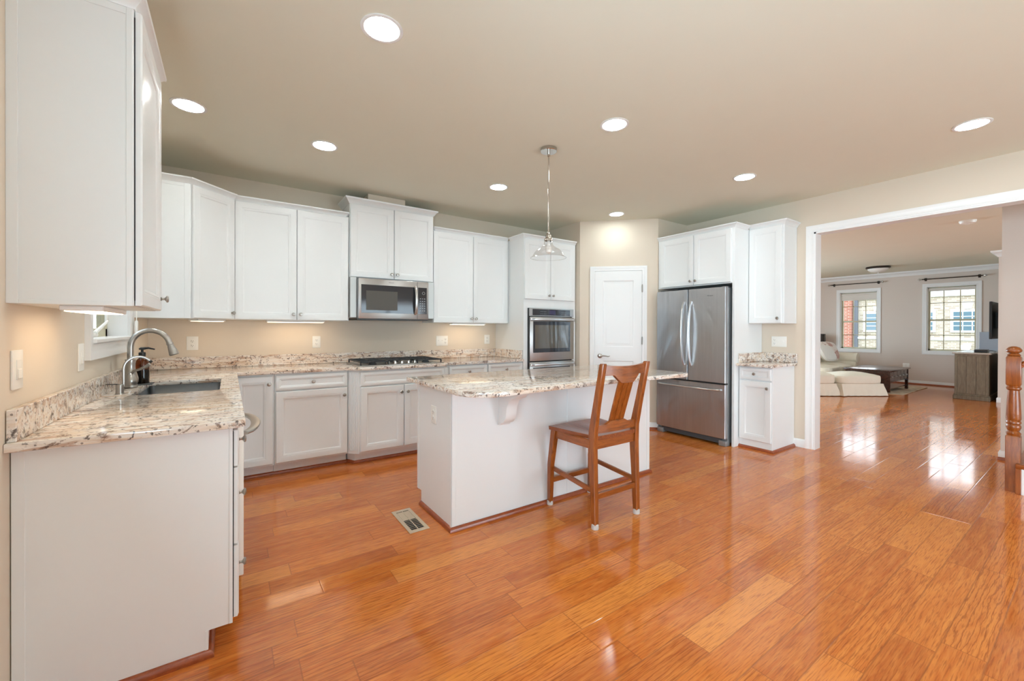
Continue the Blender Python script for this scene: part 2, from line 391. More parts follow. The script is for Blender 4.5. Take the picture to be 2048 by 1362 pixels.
wall_x('wall_left', XL-.15, XL, rc(YF, YB+.15, 0, ZC), [rc(WY0, WY1, WZ0, WZ1), rc(-2.05, .55, .8, 2.2)], 'wall', 'beige wall behind the sink with a window')
b = MB()
for y in (-2.05, -1.21, -.35, .49): b.box(XL-.12, XL-.05, y, y+.06, .8, 2.2)
b.box(XL-.12, XL-.05, -2.05, .55, .8, .87); b.box(XL-.12, XL-.05, -2.05, .55, 2.13, 2.2); w4 = struct('window_4', b, 'trim', 'white triple window behind the viewer')
b = MB(); b.box(XL-.09, XL-.083, -2.0, .5, .85, 2.15); b.build('pane', 'pane', w4)
wall_y('wall_back', YB, YB+.12, rc(XL, 3.806, 0, ZC), [], 'wall', 'beige wall behind the cooktop')
OY1, OZ = 1.812, 2.315
wall_x('wall_right', XR, XR+.13, [(YF, 0), (-1.6, 0), (-1.6, OZ), (OY1, OZ), (OY1, 0), (3.295, 0), (3.295, ZC), (YF, ZC)], [], 'wall', 'beige wall with the wide cased opening')
b = MB(); b.prism([(3.806, 3.977), (3.806, YB+.12), (3.90, YB+.12), (3.90, 4.03), (4.556, 3.40), (XR+.13, 3.40), (XR+.13, 3.295), (4.516, 3.295)], 0, ZC)
struct('wall_pantry', b, 'wall', 'beige angled corner wall around the pantry door', smooth=False)
wall_y('wall_front', YF-.14, YF, rc(XL, XR+.13, 0, ZC), [rc(2.6, 5.0, .03, 2.13)], 'wall', 'beige wall with a wide patio opening')
# patio sliding door in the wall behind the viewer
b = MB(); z0, z1 = .03, 2.13
for x in (2.6, 3.77, 4.94): b.box(x, x+.06, YF-.12, YF-.05, z0, z1)
b.box(2.6, 5.0, YF-.12, YF-.05, z0, z0+.07); b.box(2.6, 5.0, YF-.12, YF-.05, z1-.07, z1)
dr = struct('door_2', b, 'trim', 'white framed patio door')
b = MB(); b.box(2.65, 4.95, YF-.09, YF-.083, z0+.06, z1-.06); b.build('pane', 'pane', dr)
# living room shell
wall_x('wall_far', XF, XF+.15, rc(-3.3, 6.3, 0, ZC), [rc(1.70, 2.48, .79, 2.285), rc(3.378, 4.14, .78, 2.265)], 'wall_living', 'pale far living room wall with two windows')
wall_y('wall_living', 6.15, 6.3, rc(XR+.13, XF, 0, ZC), [rc(6.6, 8.0, .8, 2.3), rc(9.2, 10.6, .8, 2.3)], 'wall_living', 'living room side wall')  # both unseen openings are added to let fill light in
b = MB(); b.box(11.25, XF, 1.0, 1.165, 0, ZC); struct('wall_television', b, 'wall_living', 'pale wall stub carrying the television', smooth=False)
b = MB(); b.box(6.3, 6.42, -3.3, .632, 0, ZC); struct('wall_stair', b, 'wall_living', 'pale wall beside the staircase', smooth=False)
wall_y('wall_hall', YF-.14, YF, rc(6.42, XF, 0, ZC), [rc(7.3, 9.9, .45, 2.35)], 'wall_living', 'hall wall out of view')  # opening added to admit the hall fill lamp
b = MB(); b.box(XR+.13, 6.42, YF-.14, YF, 0, ZC); struct('wall_stair_end', b, 'wall_living', 'stair end wall out of view', smooth=False)
b = MB(); b.box(XR, XR+.13, 3.40, 6.3, 0, ZC); struct('wall_divide', b, 'wall_living', 'wall between pantry and living room', smooth=False)

CAS = lambda w, t: [(0, 0), (0, t*.55), (w*.12, t*.75), (w*.2, t*.62), (w*.55, t*.7), (w*.7, t), (w, t), (w, 0)]
def casing(name, pts, w, t, place, label, closed=False):
    # pts in the wall plane, casing grows to the right hand side of the path; place maps (a, z, out) to world
    b = MB(); P = [Vector(p) for p in pts]; n = len(P); rs = []
    for i, p in enumerate(P):
        d0 = (p-P[i-1]).normalized() if (i or closed) else None
        d1 = (P[(i+1) % n]-p).normalized() if (i < n-1 or closed) else None
        d0 = d0 or d1; d1 = d1 or d0
        n0, n1 = Vector((d0.y, -d0.x)), Vector((d1.y, -d1.x)); q = (n0+n1).normalized(); k = 1/q.dot(n0)
        rs.append([place(p.x+q.x*o*k, p.y+q.y*o*k, h) for o, h in CAS(w, t)])
    if closed: rs.append(rs[0])
    b.rings(rs, not closed, not closed); return struct(name, b, 'trim', label)
# cased opening
casing('trim_1', [(OY1, 0), (OY1, OZ), (-1.6, OZ)], .07, .018, lambda a, z, h: (XR-h, a, z), 'white casing round the wide opening')
b = MB(); b.box(XR-.004, XR+.136, OY1-.016, OY1+.001, 0, OZ); b.box(XR-.004, XR+.136, -1.6, OY1, OZ-.016, OZ+.001)
struct('trim_2', b, 'trim', 'white lining of the wide opening', smooth=False)
casing('trim_3', [(-1.6, OZ), (OY1, OZ), (OY1, 0)], -.07, .018, lambda a, z, h: (XR+.13+h, a, z), 'casing on the living room side')
# pantry door in the angled wall
A, B_ = Vector((3.806, 3.977)), Vector((4.516, 3.295)); tdir = (B_-A).normalized(); ndir = Vector((tdir.y, -tdir.x))*1
if ndir.dot(-A) < 0: ndir = -ndir
def pl(a, z, h): q = A+tdir*a+ndir*h; return (q.x, q.y, z)
casing('trim_4', [(.194, 0), (.194, 2.03), (.786, 2.03), (.786, 0)], -.062, .018, pl, 'white casing round the pantry door')
b = MB(); b.M = Matrix(((tdir.x, -ndir.x, 0, A.x), (tdir.y, -ndir.y, 0, A.y), (0, 0, 1, 0), (0, 0, 0, 1)))
pf = lambda z0, z1, x0, x1: b.rings([[(x0+i, y, z0+i), (x1-i, y, z0+i), (x1-i, y, z1-i), (x0+i, y, z1-i)] for i, y in ((0, -.0115), (.004, -.0105), (.014, -.0012), (.026, -.0012), (.05, -.009), (.056, -.009))], False, True)
b.box(.194, .786, -.0008, .03, .005, 2.03)
def doorface(b, x0, x1, z0, z1, holes, y):
    b.M0 = b.M; b.M = b.M @ Matrix(((1, 0, 0, 0), (0, 0, 1, 0), (0, 1, 0, 0), (0, 0, 0, 1)))
    b.prism(rc(x0, x1, z0, z1), y, y+.0105, [list(reversed(rc(*h))) for h in holes]); b.M = b.M0
doorface(b, .197, .783, .008, 2.026, [(.295, .685, 1.045, 1.91), (.295, .685, .22, .87)], -.0115)
pf(1.045, 1.91, .295, .685); pf(.22, .87, .295, .685)
d1 = struct('door_1', b, 'trim', 'white two panel pantry door')
b = MB(); b.M = Matrix(((tdir.x, -ndir.x, 0, A.x), (tdir.y, -ndir.y, 0, A.y), (0, 0, 1, 0), (0, 0, 0, 1)))
b.lathe([(.030, -.0115), (.031, -.014), (.027, -.017), (.012, -.019), (.010, -.05), (.012, -.056), (0, -.057)], (.262, 0, .93), 20, 'y')
b.tube([(.262, -.050, .93), (.30, -.052, .934), (.335, -.05, .930), (.365, -.048, .924), (.385, -.047, .932)], [.010, .009, .007, .006, .004], 10)
tag(b.build('lever_handle', 'nickel', d1), 'satin nickel lever handle')
for z in (1.80, 1.13, .3):
    b = MB(); b.M = Matrix(((tdir.x, -ndir.x, 0, A.x), (tdir.y, -ndir.y, 0, A.y), (0, 0, 1, 0), (0, 0, 0, 1)))
    b.box(.781, .797, -.021, -.008, z-.045, z+.045, .002); b.lathe([(.005, -.05), (.005, .05), (.002, .055)], (.789, -.021, z), 10); b.build('hinge', 'nickel', d1)

# baseboards and shoe mouldings
BP = [(0, 0), (.014, 0), (.014, .07), (.008, .085), (.004, .088), (0, .088)]
SP = [(0, 0), (.019, 0), (.0185, .010), (.013, .021), (.006, .026), (0, .027)]
def base(name, path, label, prof=BP, mat='trim', dz=0.): b = MB(); b.sweep(path, prof); return struct(name, b, mat, label)
base('baseboard_pantry', [(3.806, 3.977), pl(.128, 0, 0)[:2]], 'white baseboard left of the pantry door')
base('baseboard_fridge', [pl(.852, 0, 0)[:2], (4.516, 3.295), (4.62, 3.295)], 'white baseboard right of the pantry door')
base('baseboard_right', [(XR, 2.0), (XR, OY1+.07)], 'white baseboard beside the cased opening')
base('baseboard_far', [(XF, 6.15), (XF, 1.165)], 'white baseboard along the far wall')
base('baseboard_stair', [(6.42, .632), (6.3, .632), (6.3, -.6)], 'white baseboard round the stair wall')
base('baseboard_television', [(11.9, 1.165), (11.25, 1.165), (11.25, 1.0)], 'white baseboard on the television wall stub')
o1 = .014
base('trim_5', [(3.806-o1, 3.977-o1), pl(.128, 0, o1)[:2]], 'wood shoe moulding left of pantry', SP, 'shoe')
base('trim_6', [pl(.852, 0, o1)[:2], (4.51, 3.28), (4.62, 3.281)], 'wood shoe moulding right of pantry', SP, 'shoe')
base('trim_7', [(XF-o1, 6.1), (XF-o1, 1.18)], 'wood shoe moulding along the far wall', SP, 'shoe')
base('trim_8', [(6.3-o1, .648), (6.3-o1, -.5)], 'wood shoe moulding at the stair wall', SP, 'shoe')
CR = [(0, -.11), (.012, -.11), (.016, -.09), (.06, -.04), (.085, -.03), (.09, 0), (0, 0)]
b = MB(); b.sweep([(XF, 6.15), (XF, 1.165), (11.25, 1.165), (11.25, 1.0)], [(o, ZC+z) for o, z in CR]); struct('trim_9', b, 'trim', 'white crown moulding of the living room')

# ------------------------------------------------------------------ windows
def dh_window(name, y0, y1, z0, z1, label, blind, blabel):
    xo = XF+.085
    b = MB()
    for (a0, a1, c0, c1) in ((y0, y0+.04, z0, z1), (y1-.04, y1, z0, z1), (y0, y1, z0, z0+.05), (y0, y1, z1-.04, z1)): b.box(xo, xo+.06, a0, a1, c0, c1)
    zm = z0+(z1-z0)*.485; b.box(xo-.012, xo+.06, y0+.03, y1-.03, zm-.02, zm+.02)
    w = struct(name, b, 'vinyl', label)
    b = MB(); b.box(XF+.01, xo, y0-.001, y0+.012, z0, z1); b.box(XF+.01, xo, y1-.012, y1+.001, z0, z1); b.box(XF+.01, xo, y0, y1, z1-.012, z1); b.box(XF-.01, xo, y0, y1, z0-.002, z0+.014); b.build('jamb', 'trim', w)
    b = MB(); b.box(xo+.035, xo+.041, y0+.03, y1-.03, z0+.03, z1-.03); b.build('pane', 'pane', w)
    b = MB(); k = y1-y0
    for i in (1, 2): b.box(xo+.022, xo+.05, y0+k*i/3-.008, y0+k*i/3+.008, z0+.04, z1-.03)
    for q in (.25, .75): b.box(xo+.022, xo+.05, y0+.03, y1-.03, z0+(z1-z0)*q-.008, z0+(z1-z0)*q+.008)
    b.build('muntin', 'vinyl', w)
    casing(name.replace('window', 'trim_2'), [(y0, z0), (y0, z1), (y1, z1), (y1, z0)], -.075, .02, lambda a, z, h: (XF-h, a, z), 'white casing of '+blabel+' living room window', True)
    t = thing('roller_blind', blind[1], 'blind', (XF+.05, (y0+y1)/2, z1-.02))
    hw = (y1-y0)/2-.02
    b = MB(); b.lathe([(.024, -hw), (.024, hw)], (0, 0, -.03), 14, 'y'); b.build('roller', 'shade', t)
    b = MB(); b.box(-.004, .0, -hw, hw, -blind[0], -.03); b.build('shade_fabric', 'shade', t)
    b = MB(); b.box(-.012, .008, -hw, hw, -blind[0]-.022, -blind[0], .003); b.build('bottom_bar', 'shade', t)
dh_window('window_2', 3.378, 4.14, .78, 2.265, 'left double hung living room window', (.17, 'pale roller blind pulled partly down over the left living room window'), 'left')
dh_window('window_3', 1.70, 2.48, .79, 2.285, 'right double hung living room window', (.06, 'pale roller blind rolled up at the top of the right living room window'), 'right')
for name, (ya, yb, z) , lab in (('curtain_rod', (3.23, 4.39, 2.475), 'dark bronze curtain rod above the left living room window'), ('curtain_rod', (1.54, 2.62, 2.462), 'dark bronze curtain rod above the right living room window')):
    t = thing(name, lab, 'curtain rod', (XF-.075, (ya+yb)/2, z), 0, 'curtain rods on the far wall'); h = (yb-ya)/2
    b = MB(); b.lathe([(.011, -h+.06), (.011, h-.06)], (0, 0, 0), 12, 'y'); b.build('pole', 'bronze', t)
    for s in (-1, 1):
        b = MB(); b.lathe([(.011, 0), (.016, .006), (.012, .012), (.022, .03), (.024, .045), (.014, .06), (.003, .066)], (0, 0, 0), 14, 'y')
        o = b.build('finial', 'chrome', t); o.location = (0, s*(h-.065), 0); o.rotation_euler = (0, 0, 0 if s > 0 else PI)
        b = MB(); b.box(-.01, .075, -.008, .008, -.012, .012, .002); b.box(.066, .075, -.02, .02, -.035, .035, .002); b.lathe([(.017, -.012), (.017, .012)], (0, 0, 0), 14, 'y'); b.build('bracket', 'bronze', t, loc=(0, s*(h-.12), 0))
# kitchen window over the sink
b = MB(); xo = XL-.145
for (a0, a1, c0, c1) in ((WY0, WY0+.06, WZ0, WZ1), (WY1-.06, WY1, WZ0, WZ1), (WY0, WY1, WZ0, WZ0+.07), (WY0, WY1, WZ1-.06, WZ1)): b.box(xo, xo+.045, a0, a1, c0, c1, .003)
w1 = struct('window_1', b, 'vinyl', 'casement window above the sink')
b = MB(); b.box(xo+.018, xo+.024, WY0+.04, WY1-.04, WZ0+.05, WZ1-.04); b.build('pane', 'pane', w1)
b = MB(); b.box(xo+.04, XL+.002, WY0-.001, WY0+.014, WZ0, WZ1); b.box(xo+.04, XL+.002, WY1-.014, WY1+.001, WZ0, WZ1); b.box(xo+.04, XL+.002, WY0, WY1, WZ1-.014, WZ1); b.box(xo+.04, XL+.028, WY0-.0, WY1, WZ0-.004, WZ0+.018, .004); b.build('jamb', 'trim', w1)
b = MB(); b.box(xo+.045, xo+.075, 3.33, 3.45, WZ0+.02, WZ0+.045, .008, 2); b.tube([(xo+.07, 3.39, WZ0+.045), (xo+.085, 3.44, WZ0+.075), (xo+.1, 3.53, WZ0+.115)], [.011, .009, .007], 10); b.build('crank_handle', 'plastic', w1)
b = MB(); b.box(xo+.045, xo+.06, WY1-.09, WY1-.075, WZ0+.10, WZ0+.3, .002); b.build('lock_strip', 'plastic', w1)
casing('trim_10', [(WY0, WZ0), (WY0, WZ1), (WY1, WZ1), (WY1, WZ0)], -.085, .022, lambda a, z, h: (XL+h, a, z), 'white casing of the sink window', True)
t = thing('blind_cord', 'white looped blind cord with a tassel hanging beside the sink window', 'blind cord', (XL+.04, 3.88, 1.27))
b = MB(); b.tube([(0, -.006, .05), (0, -.006, 1.05)], .002, 6); b.tube([(0, .010, .05), (0, .010, 1.05)], .002, 6); b.build('cord', 'plastic', t)
b = MB(); b.box(-.008, .008, -.018, .022, -.045, .055, .006, 2); b.build('tassel', 'plastic', t)

# ------------------------------------------------------------------ cabinets
FP = .056
DOORP = [(0, -.003), (0, -.017), (.004, -.022), (FP-.008, -.022), (FP-.003, -.019), (FP, -.0198), (FP+.010, -.0155), (FP+.014, -.0095), (FP+.017, -.0085)]
DRAWP = [(0, -.003), (0, -.016), (.008, -.021), (.026, -.021), (.03, -.018), (.034, -.018), (.042, -.012), (.045, -.012)]
_knob = None
def knob(parent, x, z, y=-.022):
    global _knob
    if _knob is None:
        b = MB(); b.lathe([(.0085, 0), (.0085, -.002), (.0055, -.005), (.005, -.013), (.009, -.017), (.0155, -.021), (.016, -.024), (.012, -.0285), (0, -.030)], (0, 0, 0), 16, 'y')
        o = b.build('knob', 'nickel', parent); _knob = o.data
    else:
        o = bpy.data.objects.new('knob', _knob); C.objects.link(o); o.parent = parent
    o.location = (x, y, z); return o
def door(t, x0, x1, z0, z1, k=None, name='door', prof=DOORP):
    b = MB(); b.panel(x0, x1, z0, z1, prof); o = b.build(name, 'white', t)
    if k: knob(o, k[0], k[1], prof[3][1])
    return o
def drawer(t, x0, x1, z0, z1, k=True, name='drawer'):
    return door(t, x0, x1, z0, z1, ((x0+x1)/2, (z0+z1)/2) if k else None, name, DRAWP)
CROWN = [(0, 0), (.004, 0), (.008, .008), (.012, .012), (.026, .030), (.034, .034), (.036, .045), (0, .045)]
def crown(t, path, z, k=1., name='crown_moulding'):
    b = MB(); b.sweep(path, [(o*k, z+h*k) for o, h in CROWN]); return b.build(name, 'white', t)
def cab(name, label, cat, loc, rz, w, d, h, group=None, toe=0., gap=True):
    t = thing(name, label, cat, loc, rz, group)
    b = MB()
    if toe: b.box(0, w, 0, d, toe, h, .0015); b.box(0, w, .07, d, 0, toe)
    else: b.box(0, w, 0, d, 0, h, .0015)
    b.build('body', 'white', t); return t
UB, UT = 1.351, 2.40
# near upper cabinet on the left wall (faces +x)
t = cab('wall_cabinet', 'near white upper cabinet on the left wall beside the sink window', 'cabinet', (-.277, 1.96, UB), PI/2, .53, .298, UT-UB, 'white upper cabinets')
b = MB(); b.box(.004, .012, -.0035, .0, .02, 1.02); b.build('hinge_gap', 'gap', t)
door(t, .006, .516, .002, 1.042, (.487, .055))
boxes('end_panel_edging', 'white', t, [(-.0035, .0, .003, .02, 0, 1.045, .001), (-.0035, 0, .272, .298, 0, 1.045, .001), (-.0025, 0, .02, .272, 0, .014, .001), (-.0025, 0, .02, .272, 1.02, 1.045, .001)])
crown(t, [(0, .298), (0, 0), (.53, 0), (.53, .298)], 1.045)
# diagonal corner cabinet
t = thing('wall_cabinet', 'white diagonal corner upper cabinet between window and cooktop wall', 'cabinet', (-.25, 4.07, UB), PI/4, 'white upper cabinets')
Mi = Matrix.Rotation(-PI/4, 4, 'Z')
loc2 = lambda x, y: tuple((Mi @ Vector((x+.25, y-4.07, 0))).to_2d())
foot = [(-.25, 4.07), (.037, 4.357), (.037, YB-.002), (XL+.002, YB-.002), (XL+.002, 4.07)]
b = MB(); b.prism([loc2(*p) for p in foot], 0, UT-UB); b.build('body', 'white', t, False)
door(t, .012, .394, .002, 1.042, (.362, .055))
e = [loc2(*p) for p in ((-.272, 4.07), (-.25, 4.07), (XL+.002, 4.07))]
boxes('end_panel_edging', 'white', t, [(-.285, -.252, 4.067, 4.07, 0, 1.045, .001), (XL+.002, -.285, 4.068, 4.07, 0, .018), (XL+.002, -.285, 4.068, 4.07, 1.02, 1.045)], Mi @ Matrix.Translation((.25, -4.07, 0)))
crown(t, [loc2(*p) for p in ((XL+.002, 4.07), (-.25, 4.07), (.037, 4.357))], 1.045)
# back wall uppers (face -y)
FYU = 4.38
t = cab('wall_cabinet', 'white double door upper cabinet left of the microwave', 'cabinet', (.039, FYU, UB), 0, .961, YB-FYU-.002, UT-UB, 'white upper cabinets')
door(t, .003, .488, .002, 1.042, (.46, .055)); door(t, .493, .952, .002, 1.042, (.521, .055))
crown(t, [(0.0, -.0), (.930, 0), (.961, .06)], 1.045)
t = cab('wall_cabinet', 'white raised upper cabinet above the microwave', 'cabinet', (1.003, FYU-.012, 1.796), 0, .902, YB-FYU+.01, 2.545-1.796, 'white upper cabinets')
door(t, .006, .449, .004, .741, (.421, .052)); door(t, .454, .897, .004, .741, (.482, .052))
crown(t, [(0, .315), (0, 0), (.902, 0), (.902, .315)], .745, 1.3)
t = cab('wall_cabinet', 'white double door upper cabinet right of the microwave', 'cabinet', (1.908, FYU, UB-.006), 0, 1.035, YB-FYU-.002, UT-UB, 'white upper cabinets')
door(t, .003, .516, .002, 1.040, (.488, .052)); door(t, .521, 1.012, .002, 1.040, (.549, .052))
crown(t, [(0, .06), (.03, 0), (1.02, 0)], 1.043)
# oven tower
TX0, TX1, TY = 2.946, 3.79, 4.05
t = thing('oven_cabinet', 'tall white cabinet housing the double oven', 'cabinet', (TX0, TY, 0), 0)
tw = TX1-TX0
b = MB(); b.M = Matrix(((1, 0, 0, 0), (0, 0, 1, 0), (0, 1, 0, 0), (0, 0, 0, 1)))
b.prism(rc(0, tw, .1, 2.40), 0, .02, [rc(.062, .79, .22, 1.53)])
b.M = Matrix(); b.box(0, .02, .02, .633, 0, 2.40); b.box(tw-.02, tw, .02, .633, 0, 2.40); b.box(.02, tw-.02, .02, .633, 2.38, 2.40); b.box(.02, tw-.02, .02, .633, 1.56, 1.58); b.box(.02, tw-.02, .08, .633, 0, .1); b.box(.02, tw-.02, .615, .633, .1, 2.38)
b.build('body', 'white', t, False)
door(t, .006, .405, 1.643, 2.372, (.375, 1.695)); door(t, .41, .81, 1.643, 2.372, (.44, 1.695))
door(t, .02, .82, .11, .20, None, 'drawer', DRAWP)
crown(t, [(0, .285), (0, 0), (tw, 0)], 2.385)
# fridge surround (faces -x)
t = thing('fridge_cabinet', 'white double door cabinet over the refrigerator with a full height side panel', 'cabinet', (4.52, 3.29, 0), -PI/2)
b = MB(); b.box(0.0, .935, 0, .615, 1.785, 2.40, .0015); b.box(.935, .962, 0, .615, 0, 2.40, .0015); b.build('body', 'white', t)
door(t, .036, .487, 1.797, 2.382, (.457, 1.845)); door(t, .492, .93, 1.797, 2.382, (.522, 1.845))
crown(t, [(0, 0), (.962, 0), (.962, .27)], 2.39)
# narrow upper, right wall
t = cab('wall_cabinet', 'narrow white single door upper cabinet beside the refrigerator panel', 'cabinet', (4.837, 2.327, 1.345), -PI/2, .352, .30, 2.40-1.345, 'white upper cabinets')
door(t, .003, .335, .002, 1.045, (.302, .055))
boxes('end_panel_edging', 'white', t, [(.352, .3545, .003, .022, 0, 1.05, .001), (.352, .3545, .28, .30, 0, 1.05, .001)])
crown(t, [(-.0, 0), (.352, 0), (.352, .30)], 1.048, 1.15)
# right base cabinet
t = cab('base_cabinet', 'narrow white base cabinet with one drawer and one door beside the refrigerator', 'cabinet', (4.625, 2.327, 0), -PI/2, .337, .512, .884)
drawer(t, .008, .330, .745, .868); door(t, .008, .330, .097, .732, (.298, .665))
b = MB(); b.sweep([(.337, .512), (.337, 0), (0, 0)][::-1], SP); b.build('shoe_moulding', 'shoe', t)
# left run
FXL = .013
t = thing('base_cabinet', 'white three drawer base cabinet at the near end of the sink counter', 'cabinet', (FXL, 1.985, 0), PI/2)
b = MB(); b.M = Matrix(((0, 0, 1, 0), (1, 0, 0, 0), (0, 1, 0, 0), (0, 0, 0, 1)))
prof = [(0, .1), (.078, .1), (.078, 0), (.585, 0), (.585, .884), (0, .884)]
b.prism(prof, 0, .315); b.build('body', 'white', t, False)
for z0, z1 in ((.722, .866), (.41, .715), (.116, .402)):
    drawer(t, .006, .308, z0, z1)
b = MB(); b.box(.003, .013, -.0035, 0, .12, .862); b.build('drawer_gap', 'gap', t)
boxes('end_panel_edging', 'white', t, [(-.003, 0, 0, .012, .1, .884, .001), (-.003, 0, .555, .585, 0, .884, .001), (-.002, 0, .078, .088, 0, .1)])
b = MB(); b.sweep([(.0, .585), (0, .078), (.315, .078)], SP); b.build('shoe_moulding', 'shoe', t)
t = thing('dishwasher', 'dishwasher with a curved steel handle in the sink counter run', 'dishwasher', (FXL, 2.306, 0), PI/2)
b = MB(); b.box(0, .6, 0, .55, .1, .872); b.box(0, .6, .06, .5, 0, .1); b.build('body', 'darkgrey', t)
b = MB(); b.box(.003, .597, -.045, 0, .115, .872, .004, 2); b.build('door', 'plastic', t)
b = MB(); pts = []
for i in range(15):
    u = i/14; pts.append((.04+.52*u, -.046-.06*math.sin(PI*u)**.6, .775))
b.tube(pts, .022, 10, .45); b.build('handle', 'nickel', t)
t = cab('base_cabinet', 'white sink base cabinet under the sink', 'cabinet', (FXL, 2.91, 0), PI/2, .86, .585, .69, None, .1)
b = MB(); b.box(0, .86, 0, .018, .69, .884); b.build('top_rail', 'white', t)
door(t, .01, .427, .116, .72, (.395, .655)); door(t, .433, .85, .116, .72, (.465, .655)); drawer(t, .01, .85, .735, .866, False, 'false_front')
# back base run
FYB = 4.07
t = thing('base_cabinet', 'white corner base cabinet with one door beside the sink counter', 'cabinet', (XL+.002, FYB, 0))
ox = -XL-.002
b = MB(); b.box(.0, ox+.32, 0, .61, .1, .884, .001); b.box(0, ox+.32, .075, .61, 0, .1); b.build('body', 'white', t)
door(t, ox+.035, ox+.308, .116, .866, (ox+.28, .80))
t = cab('base_cabinet', 'white base cabinet with a drawer over one wide door left of the cooktop', 'cabinet', (.322, FYB, 0), 0, .6, .61, .884, None, .1)
drawer(t, .009, .592, .738, .866); door(t, .009, .592, .116, .727, (.562, .66))
# cooktop bump-out
t = thing('base_cabinet', 'white bumped out base cabinet with fluted corner posts under the cooktop', 'cabinet', (.925, 3.99, 0))
b = MB(); pg = [(0, .08), (.078, 0), (.948, 0), (1.026, .08), (1.026, .69), (0, .69)]
b.prism(pg, .1, .884); pt_ = [(0.01, .155), (.055, .068), (.971, .068), (1.016, .155), (1.016, .69), (0.01, .69)]; b.prism(pt_, 0, .1); b.build('body', 'white', t, False)
for s in (0, 1):
    b = MB(); ang = -PI/4*1.02 if s == 0 else PI/4*1.02
    for i in range(5):
        u = -.036+.018*i; b.lathe([(.0065, .13), (.0065, .86)], (u, -.0005, 0), 8)
    o = b.build('fluted_post', 'white', t); o.location = (.039 if s == 0 else .987, .04, 0); o.rotation_euler = (0, 0, ang)
drawer(t, .09, .936, .735, .866, False, 'false_front'); door(t, .09, .504, .12, .724, (.475, .655)); door(t, .510, .936, .12, .724, (.539, .655))
for i, (x, w_, lb) in enumerate(((1.953, .49, 'white drawer base cabinet right of the cooktop'), (2.445, .499, 'white drawer base cabinet beside the oven cabinet'))):
    t = cab('base_cabinet', lb, 'cabinet', (x, FYB, 0), 0, w_, .61, .884, None, .1)
    drawer(t, .01, w_-.008, .738, .866); door(t, .01, w_-.008, .116, .727, (w_-.04, .66))
base('trim_11', [(-.06, 4.145), (.935, 4.145), (.98, 4.058), (1.896, 4.058), (1.945, 4.145), (2.945, 4.145)], 'wood shoe moulding along the cooktop cabinets', SP, 'shoe')
base('trim_12', [(-.065, 2.30), (-.065, 4.15)][::1], 'wood shoe moulding along the sink cabinets', SP, 'shoe')
base('trim_13', [(TX0, 4.13), (3.79, 4.13)], 'wood shoe moulding under the oven cabinet', SP, 'shoe')

# ------------------------------------------------------------------ granite
CT0, CT1 = .884, .914
t = thing('countertop', 'L shaped cream granite countertop with backsplash running from the sink to the oven', 'countertop', (0, 0, CT0))
outer = [(XL+.002, 1.935), (.03, 1.935), (.055, 1.96), (.055, 4.035), (.93, 4.035), (1.005, 3.945), (1.865, 3.945), (1.945, 4.035), (2.944, 4.035), (2.944, YB-.002), (XL+.002, YB-.002)]
SX0, SX1, SY0, SY1 = -.435, -.045, 2.96, 3.66
hole = list(reversed(rrect(SX0, SX1, SY0, SY1, .03, 4)))
b = MB(); b.prism(outer, 0, .03, [hole], .0035); b.build('slab', 'granite', t)
b = MB(); b.box(XL+.002, XL+.024, 1.95, YB-.002, .0302, .132, .002); b.build('backsplash', 'granite', t)
b = MB(); b.box(XL+.024, 2.944, YB-.024, YB-.002, .0302, .132, .002); b.build('backsplash', 'granite', t)
b = MB(); b.box(2.922, 2.944, 4.07, YB-.024, .0302, .132, .002); b.build('backsplash', 'granite', t)
t = thing('countertop', 'small cream granite countertop with backsplash beside the refrigerator', 'countertop', (0, 0, CT0-.001))
b = MB(); b.prism([(4.55, 1.975), (4.565, 1.96), (XR-.002, 1.96), (XR-.002, 2.326), (4.55, 2.326)], .002, .031, [], .0035); b.build('slab', 'granite', t)
b = MB(); b.box(XR-.024, XR-.002, 1.96, 2.326, .0312, .133, .002); b.build('backsplash', 'granite', t)
b = MB(); b.box(4.60, XR-.024, 2.304, 2.326, .0312, .133, .002); b.build('backsplash', 'granite', t)
# island
IX0, IX1, IY0, IY1 = 1.155, 3.10, 2.352, 2.915
t = thing('kitchen_island', 'white panelled kitchen island with a wood base moulding', 'island', (0, 0, 0))
b = MB(); b.M = Matrix(((0, 0, 1, 0), (1, 0, 0, 0), (0, 1, 0, 0), (0, 0, 0, 1))); b.prism([(IY0, 0), (IY1-.07, 0), (IY1-.07, .1), (IY1, .1), (IY1, .884), (IY0, .884)], IX0, IX1); b.build('body', 'white', t, False)
boxes('seam_batten', 'white', t, [(x-.018, x+.018, IY0-.004, IY0, .02, .884, .001) for x in (IX0+.012, 2.14, IX1-.012)]+[(IX0-.004, IX0, IY0-.004, IY0+.02, .02, .884, .001), (IX0-.004, IX0, IY1-.03, IY1, .1, .884, .001)])
b = MB(); b.sweep([(IX0, IY1-.07), (IX0, IY0-.004), (IX1, IY0-.004), (IX1, IY1-.07)], SP); b.build('shoe_moulding', 'shoe', t)
b = MB(); pr = [(0, .884), (-.24, .884), (-.24, .862), (-.225, .85), (-.205, .835), (-.17, .825), (-.13, .80), (-.105, .76), (-.10, .72), (-.09, .68), (-.06, .65), (-.03, .642), (-.02, .628), (0, .628)]
b.M = Matrix(((0, 0, 1, 0), (1, 0, 0, IY0), (0, 1, 0, 0), (0, 0, 0, 1))); b.prism(pr, 1.50, 1.585, [], .003); b.build('corbel', 'white', t)
for i in range(4):
    x0 = IX0+.03+i*.475; b = MB(); b.M = Matrix(((1, 0, 0, 0), (0, -1, 0, IY1), (0, 0, 1, 0), (0, 0, 0, 1)))
    b.panel(x0, x0+.465, .116, .86, DOORP); b.build('door', 'white', t)
pts = []
for (cx, cy, a0, r) in ((1.295, 2.185, PI, .20),):
    for i in range(9): a = a0+PI/2*i/8; pts.append((cx+r*math.cos(a), cy+r*math.sin(a)))
